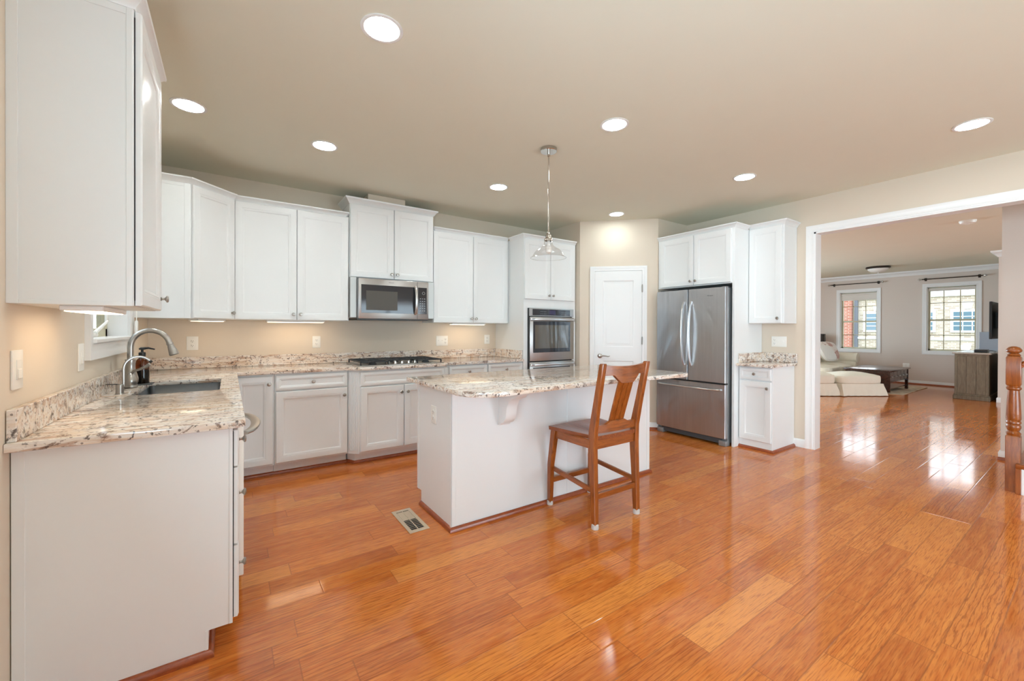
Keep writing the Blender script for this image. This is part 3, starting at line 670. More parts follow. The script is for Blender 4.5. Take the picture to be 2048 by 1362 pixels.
for i in range(1, 10): u = i/10; pts.append((1.295+(3.09-1.295)*u, 1.985+.04*math.sin(PI*u)))
for i in range(6): a = 1.5*PI+PI/2*i/5; pts.append((3.10+.07*math.cos(a), 2.055+.07*math.sin(a)))
pts += [(3.17, 2.985), (1.095, 2.985)]
o = MB().prism(pts, CT0, CT1, [], .004).build('countertop', 'granite'); tag(o, 'cream granite island countertop with a rounded front corner', 'countertop')

# ------------------------------------------------------------------ sink and taps
t = thing('sink', 'undermount stainless steel sink in the granite countertop', 'sink', (0, 0, 0))
b = MB(); r1 = rrect(SX0-.012, SX1+.012, SY0-.012, SY1+.012, .03, 4); r2 = rrect(SX0-.004, SX1+.004, SY0-.004, SY1+.004, .03, 4); r3 = rrect(SX0+.01, SX1-.01, SY0+.01, SY1-.01, .05, 4)
b.rings([[(x, y, .8835) for x, y in r1], [(x, y, .8835) for x, y in r2], [(x, y, .72) for x, y in r2], [(x, y, .70) for x, y in r3]], False, True); b.build('basin', 'sinksteel', t)
b = MB(); b.box(SX0-.003, SX1+.003, 3.28, 3.30, .70, .845, .006, 2); b.build('divider', 'sinksteel', t)
for y in (3.12, 3.48): b = MB(); b.lathe([(.045, .701), (.04, .704), (.02, .702), (0, .701)], (-.24, y, 0), 20); b.build('drain', 'chrome', t)
t = thing('kitchen_faucet', 'tall gooseneck brushed steel faucet behind the sink', 'faucet', (-.49, 3.36, CT1))
b = MB(); b.lathe([(.03, 0), (.034, .004), (.033, .012), (.031, .02), (.036, .035), (.037, .055), (.030, .085), (.024, .105), (.022, .125), (.0225, .145), (.026, .165), (.025, .17), (.018, .172)], (0, 0, 0), 24); b.build('body', 'nickel', t)
b = MB(); pts = [(0, 0, .16), (0, 0, .20), (0, 0, .235)]
for i in range(13): a = PI-(PI*.93)*i/12; pts.append((.092+.092*math.cos(a), 0, .245+.100*math.sin(a)))
b.tube(pts, .0155, 14); b.build('spout', 'nickel', t)
b = MB(); e = Vector(pts[-1]); dv = (Vector(pts[-1])-Vector(pts[-2])).normalized()
b.tube([e-dv*.002, e+dv*.004, e+dv*.010, e+dv*.012, e+dv*.03, e+dv*.055, e+dv*.075, e+dv*.08], [.017, .018, .018, .0155, .019, .023, .026, .022], 16); b.build('spray_head', 'nickel', t)
b = MB(); b.lathe([(.026, 0), (.03, .01), (.03, .03), (.026, .045), (.021, .06), (.012, .072), (0, .076)], (.004, -.035, .018), 18); b.tube([(.008, -.038, .085), (.022, -.045, .102), (.05, -.055, .112), (.08, -.062, .128), (.096, -.066, .142)], [.007, .007, .007, .009, .009], 10); b.build('lever', 'nickel', t)
t = thing('filter_faucet', 'small slim filtered water faucet with a black lever in front of the gooseneck faucet', 'faucet', (-.49, 3.06, CT1))
b = MB(); b.lathe([(.02, 0), (.02, .004), (.017, .006), (.017, .05), (.014, .054), (0, .055)], (0, 0, 0), 18); b.build('body', 'nickel', t)
b = MB(); pts = [(.014, .01, .04), (.014, .01, .12)]
for i in range(11): a = PI-(PI*.80)*i/10; pts.append((.072+.058*math.cos(a), .01+.02*(1+math.cos(a)), .135+.065*math.sin(a)))
b.tube(pts, .0062, 10); b.build('spout', 'nickel', t)
b = MB(); e = Vector(pts[-1]); dv = (e-Vector(pts[-2])).normalized(); b.tube([e-dv*.002, e+dv*.012], [.0075, .0075], 10); b.build('spout_tip', 'rubber', t)
b = MB(); b.tube([(0, 0, .052), (-.02, -.012, .056), (-.052, -.022, .058)], [.006, .005, .004], 8, .5); b.build('lever', 'rubber', t)
t = thing('soap_bottle', 'amber glass soap bottle with a black pump beside the faucet', 'bottle', (-.455, 3.50, CT1+.008))
b = MB(); b.lathe([(.0, 0), (.033, 0), (.036, .004), (.036, .12), (.034, .135), (.026, .152), (.015, .163), (.014, .176)], (0, 0, 0), 24); b.build('bottle_body', 'amber', t)
b = MB(); b.lathe([(.0, .002), (.033, .003), (.033, .085), (0, .086)], (0, 0, 0), 20); b.build('liquid_soap', 'rubber', t)
b = MB(); b.lathe([(.018, .172), (.018, .195), (.014, .198), (.007, .199), (.007, .213), (.016, .214), (.017, .222), (.01, .228), (0, .229)], (0, 0, 0), 18); b.tube([(0, 0, .221), (.03, -.004, .224), (.062, -.008, .215)], [.008, .006, .004], 8); b.build('pump', 'rubber', t)
o = MB().box(-.51, -.40, 3.45, 3.55, CT1+.0003, CT1+.008, .002).build('soap_tray', 'darkgrey'); tag(o, 'small dark tray under the amber soap bottle', 'tray')

# ------------------------------------------------------------------ cooktop, microwave, oven, fridge
t = thing('cooktop', 'five burner gas cooktop with black grates set in the granite', 'cooktop', (0, 0, CT1))
KX0, KX1, KY0, KY1 = 1.01, 1.875, 4.0, 4.52
b = MB(); b.box(KX0, KX1, KY0, KY1, .0003, .009, .003, 2); b.build('pan', 'steel', t)
bx = ((1.165, 4.13, .04), (1.165, 4.40, .05), (1.4425, 4.35, .06), (1.72, 4.40, .05), (1.72, 4.13, .04))
for x, y, r in bx:
    b = MB(); b.lathe([(r, .009), (r, .018), (r*.8, .02), (r*.8, .026), (r*.7, .029), (0, .029)], (x, y, 0), 24); b.build('burner', 'black', t)
for gx0, gx1, y0 in ((1.025, 1.30, 4.03), (1.305, 1.58, 4.16), (1.585, 1.86, 4.03)):
    b = MB(); z0, z1 = .034, .046
    for x in (gx0, gx1-.012): b.box(x, x+.012, y0, 4.505, z0, z1, .002)
    for y in (y0, 4.493, (y0+4.5)/2-.006): b.box(gx0, gx1, y, y+.012, z0, z1, .002)
    xm = (gx0+gx1)/2; b.box(xm-.006, xm+.006, y0, 4.505, z0, z1, .002)
    for q in (.25, .75): yq = y0+(4.5-y0)*q; b.box(gx0, gx1, yq-.005, yq+.005, z0, z1, .002)
    for x in (gx0+.006, gx1-.006):
        for y in (y0+.006, 4.499): b.box(x-.006, x+.006, y-.006, y+.006, .009, z0)
    b.build('grate', 'black', t)
for i in range(5):
    x = 1.305+.069*i; b = MB(); b.lathe([(.021, .009), (.021, .012), (.017, .014), (.0155, .034), (.012, .037), (0, .037)], (x, 4.075, 0), 18); b.box(x-.004, x+.004, 4.058, 4.092, .036, .042, .0015); b.build('control_knob', 'chrome', t)
# microwave
t = thing('microwave', 'stainless over the range microwave with a curved handle', 'microwave', (1.064, 4.27, 1.376))
mw, mh = .752, .408
b = MB(); b.box(0, mw, .04, .40, 0, mh, .002); b.build('body', 'greysteel', t)
b = MB(); b.box(-.062, -.004, .05, .38, .012, mh+.01); b.box(mw+.004, mw+.078, .05, .38, .012, mh+.01); b.build('filler_panel', 'fillersteel', t, False)
b = MB(); b.box(.004, mw-.004, .0, .04, 0, mh, .004, 2); b.build('door', 'steel', t)
b = MB(); b.box(.03, .61, -.0015, .002, .058, .345, .001); b.box(.628, .728, -.0015, .002, .058, .345, .001); b.build('glass', 'blackglass', t)
b = MB(); b.box(.078, .40, -.0022, -.0012, .088, .285); b.build('screen', 'mwglass', t)
b = MB(); b.box(.6175, .6205, -.0012, .01, .004, mh-.004); b.build('door_gap', 'gap', t)
b = MB(); pts = [(.597, -.004-.038*math.sin(PI*i/14)**.7, .05+.305*i/14) for i in range(15)]; b.tube(pts, .015, 10, .55); b.build('handle', 'handle', t)
b = MB()
for r in range(6):
    for c in range(3): b.box(.648+c*.024, .660+c*.024, -.0022, -.0014, .09+r*.026, .098+r*.026)
b.lathe([(.016, -.0014), (.016, -.0024), (.013, -.0024), (.013, -.0014)], (.690, 0, .285), 20, 'y', False, False); b.build('keypad', 'greysteel', t)
b = MB(); b.box(.0, mw, .03, .40, -.012, 0); b.build('underside', 'rubber', t)
text('Whirlpool', .013, 'darkgrey', t, (.335, -.0006, .378), (PI/2, 0, 0), 'emblem')
# double oven
OX0, OX1 = 3.008, 3.742
t = thing('double_oven', 'stainless double wall oven built into the tall white cabinet', 'oven', (OX0, TY, 0))
ow = OX1-OX0
b = MB(); b.box(.01, ow-.01, .0, .58, .235, 1.52); b.build('body', 'rubber', t)
b = MB(); b.box(-.002, .012, -.022, 0, .23, 1.534); b.build('trim_strip', 'rubber', t)
b = MB(); b.box(.008, ow, -.026, -.002, 1.436, 1.534, .002); b.build('control_panel', 'steel', t)
b = MB(); b.box(.055, ow-.065, -.0272, -.024, 1.445, 1.522, .001); b.build('control_glass', 'blackglass', t)
b = MB(); b.box(.32, .42, -.028, -.027, 1.458, 1.512); b.build('display', 'display', t)
b = MB()
for r in range(2):
    for c in range(4): b.box(.18+c*.025, .193+c*.025, -.0278, -.0272, 1.462+r*.028, 1.466+r*.028); b.box(.52+c*.022, .53+c*.022, -.0278, -.0272, 1.458+r*.024, 1.464+r*.024)
b.build('button_marks', 'greysteel', t)
for z0, z1, gz0, gz1 in ((.882, 1.426, .985, 1.372), (.235, .868, .34, .80)):
    b = MB(); b.box(.012, ow, -.03, -.002, z0, z1, .004, 2); d = b.build('oven_door', 'steel', t)
    b = MB(); b.box(.062, ow-.065, -.032, -.028, gz0, gz1, .001); b.build('glass', 'blackglass', d)
    b = MB(); b.box(.09, ow-.095, -.0328, -.0315, gz0+.05, gz1-.045); b.build('oven_window', 'ovenglass', d)
    b = MB(); zz = z1-.03
    b.box(.06, ow-.06, -.068, -.05, zz-.014, zz+.014, .005, 2)
    for x in (.035, ow-.035): b.box(x-.03, x+.03, -.062, -.028, zz-.016, zz+.016, .006, 2)
    b.build('handle', 'handle', d)
# fridge (faces -x)
t = thing('refrigerator', 'stainless french door refrigerator with a bottom freezer drawer', 'refrigerator', (4.42, 3.25, 0), -PI/2)
fw = .872
b = MB(); b.box(.012, fw-.004, .075, .70, .03, 1.735, .004); b.build('body', 'greysteel', t)
def fdoor(x0, x1, z0, z1, name):
    b = MB(); n = 10; pr = []
    for i in range(n+1):
        u = i/n; x = x0+(x1-x0)*u; gx = (x-fw/2)/(fw/2); pr.append((x, .012*gx*gx))
    ring = [(x0, .062)]+[(x0, pr[0][1]+.01)]+[(min(max(x, x0+.006), x1-.006), y) for x, y in pr]+[(x1, pr[-1][1]+.01), (x1, .062)]
    b.rings([[(x, y, z) for x, y in ring] for z in (z0, z0+.004, z1-.004, z1)]); return b.build(name, 'fridge', t)
dL = fdoor(.0, .430, .692, 1.742, 'door'); dR = fdoor(.437, fw, .692, 1.742, 'door'); dw = fdoor(.0, fw, .088, .672, 'freezer_drawer')
for x, d in ((.388, dL), (.479, dR)):
    b = MB(); pts = [(x, -.004-.055*math.sin(PI*i/16)**.55, .86+.74*i/16) for i in range(17)]
    b.tube(pts, .017, 10, .6); b.build('handle', 'handle', d)
b = MB(); pts = [(.05+.77*i/16, -.004-.05*math.sin(PI*i/16)**.5, .615) for i in range(17)]; b.tube(pts, .016, 10, .6); b.build('handle', 'handle', dw)
b = MB(); b.box(.05, fw-.06, .05, .12, .022, .072); b.build('kick_grille', 'darkgrey', t)
for x in (.0, fw-.085): b = MB(); b.box(x, x+.085, .03, .12, .0, .06, .008, 2); b.build('foot_cover', 'greysteel', t)
b = MB(); b.box(.0, fw, .01, .062, .674, .690); b.build('door_gap', 'rubber', t)
for x in (.03, fw-.06): b = MB(); b.box(x, x+.05, .04, .16, 1.736, 1.752, .004); b.build('hinge_cover', 'darkgrey', t)
text('Whirlpool', .016, 'darkgrey', dR, (.70, .0015, 1.655), (PI/2, 0, 0), 'emblem')

# ------------------------------------------------------------------ switches and outlets
def plate(name, label, cat, loc, rz, w, h, kinds, group=None):
    # local: faces -y
    t = thing(name, label, cat, loc, rz, group)
    b = MB(); b.box(-w/2, w/2, -.006, 0, -h/2, h/2, .0025, 2); b.build('cover_plate', 'plastic', t)
    n = len(kinds)
    for i, k in enumerate(kinds):
        x = (i-(n-1)/2)*.046
        if k == 'o':
            for z in (-.020, .020):
                b = MB(); b.lathe([(.0165, -.006), (.0165, -.0085), (.0155, -.009), (0, -.009)], (x, 0, z), 18, 'y'); r = b.build('receptacle', 'plastic', t)
                b = MB(); b.box(x-.0075, x-.005, -.0096, -.0088, z-.003, z+.006); b.box(x+.005, x+.0075, -.0096, -.0088, z-.003, z+.005); b.lathe([(.0025, -.0088), (.0025, -.0096)], (x, 0, z-.009), 8, 'y'); b.build('slots', 'slot', r)
        elif k == 'r':
            b = MB(); b.box(x-.016, x+.016, -.0085, -.006, -.033, .033, .001); b.box(x-.013, x+.013, -.0115, -.0085, -.03, .002, .002); b.build('rocker', 'plastic', t)
        else:
            b = MB(); b.box(x-.005, x+.005, -.008, -.006, -.012, .012); b.box(x-.004, x+.004, -.018, -.007, .0, .009, .002); b.build('toggle', 'plastic', t)
    return t
plate('wall_switch', 'white dimmer switch on the left wall nearest the viewer', 'switch', (XL, 2.03, 1.137), PI/2, .082, .128, ['r'], 'switches on the left wall')
plate('wall_switch', 'white switch beside the sink window casing', 'switch', (XL, 2.738, 1.136), PI/2, .082, .128, ['r'], 'switches on the left wall')
plate('wall_outlet', 'white outlet on the cooktop wall above the sink corner', 'outlet', (-.27, YB, 1.138), 0, .084, .122, ['o'])
plate('wall_outlet', 'white outlet on the cooktop wall left of the microwave', 'outlet', (.75, YB, 1.135), 0, .076, .122, ['o'])
plate('wall_outlet', 'white double gang plate with switch and outlet right of the cooktop', 'outlet', (2.165, YB, 1.128), 0, .155, .122, ['t', 't', 'o'])
plate('wall_outlet', 'white outlet on the cooktop wall beside the oven cabinet', 'outlet', (2.81, YB, 1.139), 0, .08, .12, ['o'])
plate('wall_outlet', 'white outlet and switch plate above the small granite counter', 'outlet', (XR, 2.146, 1.142), -PI/2, .155, .118, ['o', 't', 't'])
plate('wall_outlet', 'white outlet on the end of the island', 'outlet', (IX0, 2.62, .69), -PI/2, .085, .12, ['o'])
plate('wall_outlet', 'white outlet low on the far living room wall between the windows', 'outlet', (XF, 2.83, .42), -PI/2, .12, .13, ['o'])

# ------------------------------------------------------------------ lights
cans = [(.595, 1.96, 'nearest the upper cabinet on the left'), (-.212, 3.335, 'above the kitchen sink'), (.610, 3.465, 'above the counter left of the cooktop'), (2.196, 1.96, 'in front of the pendant lamp'), (2.215, 3.477, 'between the pendant and the cooktop wall'),
        (3.938, 1.944, 'in front of the refrigerator'), (3.92, 3.46, 'close to the pantry door'), (4.21, .56, 'nearest the cased opening')]
first = None
for x, y, w in cans:
    lab = 'glowing round recessed ceiling light '+w
    if first is None:
        first = thing('recessed_light', lab, 'ceiling light', (x, y, ZC), 0, 'recessed ceiling lights')
        b = MB(); b.lathe([(.079, -.0005), (.096, -.0005), (.097, -.004), (.090, -.007), (.080, -.005), (.079, -.0005)], (0, 0, 0), 40, 'z', False, False); b.build('trim_ring', 'trim', first)
        b = MB(); b.lathe([(.0, -.003), (.080, -.003), (.080, -.0015), (0, -.0015)], (0, 0, 0), 36, 'z', False, False); b.build('lens', 'lens', first)
    else:
        o = copy_tree(first); o.location = (x, y, ZC); o['label'] = lab
        if 'pantry' in w:
            for c in o.children:
                if c.name.startswith('lens'): c.data = c.data.copy(); c.data.materials[0] = m['lens_dim']
def undercab(lab, loc, rz, w, d):
    t = thing('undercabinet_light', lab, 'light', loc, rz, 'lit under cabinet lights')
    b = MB(); b.box(-w/2, w/2, -d/2, d/2, -.018, 0, .003); b.build('housing', 'trim', t)
    b = MB(); b.box(-w/2+.012, w/2-.012, -d/2+.01, d/2-.01, -.0205, -.0178); b.build('lens', 'warm', t)
undercab('warm light strip under the near upper cabinet on the left wall', (-.42, 2.22, UB), PI/2, .40, .11)
undercab('warm light strip under the diagonal corner cabinet', (-.15, 4.40, UB), PI/4, .26, .10)
undercab('warm light strip under the upper cabinet left of the microwave', (.54, 4.50, UB), 0, .50, .10)
undercab('warm light strip under the upper cabinet right of the microwave', (2.42, 4.50, UB-.006), 0, .46, .10)
# pendant
t = thing('pendant_lamp', 'clear glass pendant lamp on a thin nickel rod over the island', 'pendant lamp', (2.068, 2.515, ZC))
b = MB(); b.lathe([(.0, -.026), (.062, -.026), (.065, -.022), (.065, -.001), (0, -.001)], (0, 0, 0), 32); b.lathe([(.012, -.026), (.012, -.06), (.006, -.064)], (0, 0, 0), 16); b.build('canopy', 'chrome', t)
b = MB(); b.lathe([(.0055, -.05), (.0055, -.66)], (0, 0, 0), 12); b.build('rod', 'chrome', t)
b = MB(); b.lathe([(.007, -.652), (.014, -.66), (.016, -.675), (.024, -.68), (.024, -.70), (.03, -.704), (.033, -.712), (.033, -.724), (.02, -.728)], (0, 0, 0), 24); b.build('socket', 'chrome', t)
zs = [(.032, -.722), (.034, -.735), (.036, -.752), (.045, -.765), (.062, -.776), (.085, -.79), (.098, -.802), (.108, -.812), (.118, -.83), (.128, -.848), (.139, -.856)]
b = MB(); b.lathe(zs, (0, 0, 0), 48, 'z', False, False); b.build('glass_shade', 'shadeglass', t)
b = MB(); b.lathe([(.137, -.857), (.1405, -.8575), (.1415, -.855), (.139, -.853), (.137, -.857)], (0, 0, 0), 48, 'z', False, False); b.build('shade_rim', 'shadeglass', t)
b = MB(); b.lathe([(.012, -.725), (.013, -.745), (.022, -.77), (.026, -.79), (.022, -.812), (.01, -.822), (0, -.824)], (0, 0, 0), 20); b.build('bulb', 'frost', t)
# duct box above the microwave cabinet
o = MB().box(1.20, 1.60, 4.42, YB-.003, 2.615, ZC-.004).build('duct_cover', 'wall'); tag(o, 'beige duct cover on top of the cabinet above the microwave', 'duct cover')
# floor vent
t = thing('floor_vent', 'pale metal floor vent in front of the island end', 'vent', (.993, 2.643, 0))
b = MB(); b.M = Matrix.Identity(4); b.prism(rc(-.066, .066, -.178, .178), .0003, .006, [list(reversed(rc(-.042, .042, -.150, .150)))], .0015, 1); b.build('frame', 'ventpaint', t)
b = MB(); b.box(-.042, .042, -.15, .15, .0004, .0015); b.build('duct_opening', 'gap', t)
b = MB()
for i in range(13): y = -.145+.0225*i; b.M = Matrix.Translation((0, y, .003)) @ Matrix.Rotation(.7 if i > 6 else -.9, 4, 'X'); b.box(-.042, .042, -.0075 if i > 6 else -.004, .0075 if i > 6 else .004, -.0006, .0006)
b.M = Matrix(); b.box(-.003, .003, -.15, .15, .0035, .0055); b.build('louvre', 'ventpaint', t)

# ------------------------------------------------------------------ counter chair (faces the island, +y)
t = thing('counter_chair', 'honey oak counter height chair with a slatted splat at the island', 'chair', (2.12, 1.87, 0))
def leg(p, mat, name='leg', tip=True, w=.04, d=.045, kneez=None):
    b = MB()
    for q0, q1, a0, a1 in p: b.bar(q0, q1, a0[0], a0[1], a1[0], a1[1], (0, 1, 0))
    o = b.build(name, mat, t)
    x, y, z = p[0][0]; b = MB(); b.box(x-.022, x+.022, y-.023, y+.023, 0, .032, .006, 2); tag(b.build('leg_tip', 'tape', o), 'white felt and tape wrapped leg tip')
    return o
for s, xb, xt in ((-1, -.19, -.213), (1, .213, .205)):
    def rings(P):
        b = MB(); rs = []
        for (x, y, z, w, d) in P: c = .004; rs.append([(x-w/2+c, y-d/2, z), (x+w/2-c, y-d/2, z), (x+w/2, y-d/2+c, z), (x+w/2, y+d/2-c, z), (x+w/2-c, y+d/2, z), (x-w/2+c, y+d/2, z), (x-w/2, y+d/2-c, z), (x-w/2, y-d/2+c, z)])
        return b.rings(rs)
    o = rings([(xb, .0, .02, .036, .036), (xb, .012, .3, .038, .046), (xb, .022, .50, .038, .056), (xb, .018, .62, .038, .054), ((xb+xt)/2, -.025, .80, .036, .044), (xt, -.085, 1.055, .036, .036), (xt, -.088, 1.062, .03, .03)]).build('leg', 'oakz', t)
    b = MB(); b.lathe([(.023, 0), (.024, .01), (.023, .03), (.018, .034), (0, .034)], (xb, 0, 0), 14); tag(b.build('leg_tip', 'tape', o), 'white felt and tape wrapped leg tip')
    xf, xf2 = (-.19, -.215) if s < 0 else (.215, .19)
    o = rings([(xf, .447, .02, .032, .034), ((xf+xf2)/2, .425, .3, .038, .042), (xf2, .37, .54, .042, .046), (xf2, .366, .562, .042, .046)]).build('leg', 'oakz', t)
    b = MB(); b.lathe([(.022, 0), (.023, .01), (.022, .028), (.016, .032), (0, .032)], (xf, .449, 0), 14); tag(b.build('leg_tip', 'tape', o), 'white felt and tape wrapped leg tip')
# seat: scooped slab
b = MB(); nx, ny = 14, 12
def sz(u, v): return .588-.016*(math.exp(-((u-.3)/.17)**2)+math.exp(-((u-.7)/.17)**2))*math.sin(PI*min(1, v*1.05))**.8
top = [[None]*(ny+1) for _ in range(nx+1)]; bot = [[None]*(ny+1) for _ in range(nx+1)]
for i in range(nx+1):
    for j in range(ny+1):
        u, v = i/nx, j/ny; hw = .185+.06*v; x = (u-.5)*2*hw+.008*(1-v); y = .0+.40*v+.012*math.sin(PI*u)*(v-.3)
        top[i][j] = b.bm.verts.new((x, y, sz(u, v))); bot[i][j] = b.bm.verts.new((x*.985, y, .562))
for i in range(nx):
    for j in range(ny):
        b.face([top[i][j], top[i+1][j], top[i+1][j+1], top[i][j+1]]); b.face([bot[i][j], bot[i][j+1], bot[i+1][j+1], bot[i+1][j]])
for i in range(nx):
    b.face([top[i][0], bot[i][0], bot[i+1][0], top[i+1][0]]); b.face([top[i][ny], top[i+1][ny], bot[i+1][ny], bot[i][ny]])
for j in range(ny):
    b.face([top[0][j], top[0][j+1], bot[0][j+1], bot[0][j]]); b.face([top[nx][j], bot[nx][j], bot[nx][j+1], top[nx][j+1]])
b.build('seat', 'seat', t)
for nm, P0, P1, mat, w, d in (('apron', (-.20, .03, .535), (-.21, .36, .535), 'oaky', .022, .055), ('apron', (.215, .03, .535), (.195, .36, .535), 'oaky', .022, .055), ('apron', (-.19, .02, .530), (.213, .02, .530), 'oakx', .022, .06), ('apron', (-.21, .37, .535), (.19, .37, .535), 'oakx', .022, .055),
        ('stretcher', (-.19, .01, .235), (-.19, .43, .275), 'oaky', .02, .03), ('stretcher', (.213, .01, .235), (.2, .43, .275), 'oaky', .02, .03), ('stretcher', (-.19, .008, .20), (.213, .008, .20), 'oakx', .022, .036), ('stretcher', (-.2, .43, .185), (.205, .43, .185), 'oakx', .022, .036)):
    b = MB(); b.bar(P0, P1, w, d, None, None, (0, 0, 1)); b.build(nm, mat, t)
def rail(z0f, z1f, yc, name, x0, x1, th=.022, bow=.022):
    b = MB(); n = 24; rs = []
    for i in range(n+1):
        u = i/n; x = x0+(x1-x0)*u; y = yc(u)-bow*math.sin(PI*u)
        lo, hi = z0f(u), z1f(u); dy = lambda z: -.075*(z-1.0)/.25*0
        rs.append([(x, y-th/2, lo), (x, y+th/2, lo), (x, y+th/2, hi), (x, y-th/2, hi)])
    return b.rings(rs).build(name, 'oakx', t)
def crest(u):
    k = min(u, 1-u); 
    return .985 if k < .22 else (.985-.052*((k-.22)/.14)**.8 if k < .36 else .933)
rail(crest, lambda u: 1.052-.012*math.sin(PI*u), lambda u: -.073, 'crest_rail', -.205, .197)
def lower(u):
    k = min(u, 1-u); return .655 if k < .22 else (.655+.022*(k-.22)/.12 if k < .34 else .677)
rail(lambda u: .606, lower, lambda u: .012, 'back_rail', -.192, .205, .02, .018)
b = MB()
for k in range(3):
    x = -.048+.048*k; b.bar((x+.002, .002, .668), (x-.004, -.088, .945), .040, .012, .044, .012, (0, 1, 0))
for k in range(2):
    x = -.024+.048*k; b.bar((x+.002, -.002, .668), (x-.004, -.094, .945), .010, .014, .010, .014, (0, 1, 0))
b.build('splat', 'oakz', t)

# ------------------------------------------------------------------ staircase edge
t = thing('staircase', 'white staircase end with oak newel post, tread and handrail', 'staircase', (5.15, .45, 0))
b = MB()
def sq(r, z): c = r*.12; return [(-r+c, -r, z), (r-c, -r, z), (r, -r+c, z), (r, r-c, z), (r-c, r, z), (-r+c, r, z), (-r, r-c, z), (-r, -r+c, z)]
b.rings([sq(.0395, 0), sq(.0395, .435), sq(.034, .445)]); b.rings([sq(.034, .838), sq(.0395, .85), sq(.0395, 1.06), sq(.034, 1.072)])
b.lathe([(.036, .443), (.040, .452), (.041, .462), (.034, .470), (.030, .478), (.036, .492), (.041, .507), (.040, .522), (.034, .532), (.041, .540), (.041, .552), (.036, .56), (.041, .575), (.040, .62), (.036, .72), (.031, .80), (.036, .806), (.041, .813), (.041, .823), (.034, .83), (.036, .84)], (0, 0, 0), 28)
b.lathe([(.03, 1.072), (.038, 1.08), (.030, 1.09), (.024, 1.096), (.036, 1.103), (.043, 1.113), (.042, 1.125), (.030, 1.142), (.012, 1.15), (0, 1.151)], (0, 0, 0), 28)
b.build('newel_post', 'oakz', t)
b = MB(); pr = [(-.03, -.02), (.03, -.02), (.034, .0), (.026, .02), (.012, .03), (-.012, .03), (-.026, .02), (-.034, 0)]
b.rings([[(x, -.04-q, 1.0+z+q*.72) for x, z in pr] for q in (0, .3, 2.2)]); b.build('handrail', 'oaky', t)
for i in range(6):
    b = MB(); y0 = -.02-.25*i; b.box(.0, 1.12, y0-.25, y0, 0, .195*(i+1)-.03); b.build('riser', 'trim', t, False)
    b = MB(); b.box(-.03, 1.12, y0-.25, y0+.03, .195*(i+1)-.03, .195*(i+1), .008, 2); b.build('tread', 'oakx', t)
b = MB(); b.box(-.085, -.042, -1.5, -.048, 0, .20, .001); b.build('stringer', 'trim', t)
b = MB(); b.box(-.092, -.041, -1.5, -.018, .20, .235, .006, 2); b.build('stringer_cap', 'oaky', t)
b = MB(); b.box(-.09, -.041, -.048, -.018, 0, .20, .003); b.build('corner_strip', 'oakz', t)

# ------------------------------------------------------------------ living room
def cushion(b, x0, x1, y0, y1, z0, z1, n=12, e=.35, puff=.03):
    rs = []
    cx, cy, hx, hy = (x0+x1)/2, (y0+y1)/2, (x1-x0)/2, (y1-y0)/2; N = 40; L = 9
    for k in range(L):
        v = -1+2*k/(L-1); f = (1-abs(v)**3.2)**(1/3.2) if abs(v) < 1 else 0
        s = .86+.14*f if abs(v) < 1 else .80
        ring = []
        for i in range(N):
            a = 2*PI*i/N; ca, sa = math.cos(a), math.sin(a); q = (abs(ca)**5+abs(sa)**5)**(-1/5)
            ring.append((cx+hx*s*ca*q, cy+hy*s*sa*q, (z0+z1)/2+(z1-z0)/2*v))
        rs.append(ring)
    rs.append([(cx+(x-cx)*.5, cy+(y-cy)*.5, z1+puff) for x, y, z in rs[-1]])
    b.rings(rs); return b
def skirt(b, x0, x1, y0, y1, z0, z1, fl=.03):
    rs = []
    for z, o in ((z1, 0), (z1-.04, .004), (z0+.1, fl*.6), (z0, fl)):
        ring = []
        for (ax, ay, bx_, by) in ((x0, y0, x1, y0), (x1, y0, x1, y1), (x1, y1, x0, y1), (x0, y1, x0, y0)):
            for i in range(16):
                u = i/16; px, py = ax+(bx_-ax)*u, ay+(by-ay)*u; d = Vector((by-ay, ax-bx_)).normalized()
                k = .012*math.sin(u*38)*(1-(z-z0)/(z1-z0)); corner = max(0, 1-min(u, 1-u)*8); dd = o*(1+.9*corner)+k
                px += d.x*dd; py += d.y*dd
                if i == 0: q = Vector((px-(x0+x1)/2, py-(y0+y1)/2)).normalized()*o; px += q.x; py += q.y
                ring.append((px, py, z))
        rs.append(ring)
    b.rings(rs); return b
def ottoman(label, A_, rz, w, d, h):
    t = thing('ottoman', label, 'ottoman', A_, rz)
    b = MB(); skirt(b, 0.02, w-.02, 0.02, d, .012, .24); b.build('skirt', 'fabric', t)
    b = MB(); cushion(b, 0, w, 0, d+.02, .225, h-.03, puff=.035); b.build('cushion', 'fabric', t)
ottoman('large cream slipcovered ottoman nearest the coffee table', (9.72, 2.96, 0), -.58, .86, .60, .44)
ottoman('smaller cream slipcovered ottoman half hidden behind the opening', (9.18, 3.33, 0), -.58, .60, .60, .46)
t = thing('sofa', 'cream slipcovered sofa with a rolled arm by the far wall', 'sofa', (10.50, 3.52, 0))
b = MB(); skirt(b, 0, 2.15, 0, .95, .012, .30, .02); b.build('skirt', 'fabric', t)
b = MB(); b.box(0, 2.15, .70, .95, .28, .86, .07, 3); b.build('backrest', 'fabric', t)
for i in range(2): b = MB(); cushion(b, .22+.86*i, 1.06+.86*i, -.02, .74, .28, .46, puff=.03); b.build('seat_cushion', 'fabric', t)
for x in (1.92,):
    b = MB(); b.box(x+.02, x+.21, -.01, .93, .26, .56, .03, 2); b.M = Matrix.Translation((x+.115, 0, .60)); b.lathe([(.10, -.03), (.125, -.02), (.125, .90), (.10, .93)], (0, 0, 0), 24, 'y'); b.build('armrest', 'fabric', t)
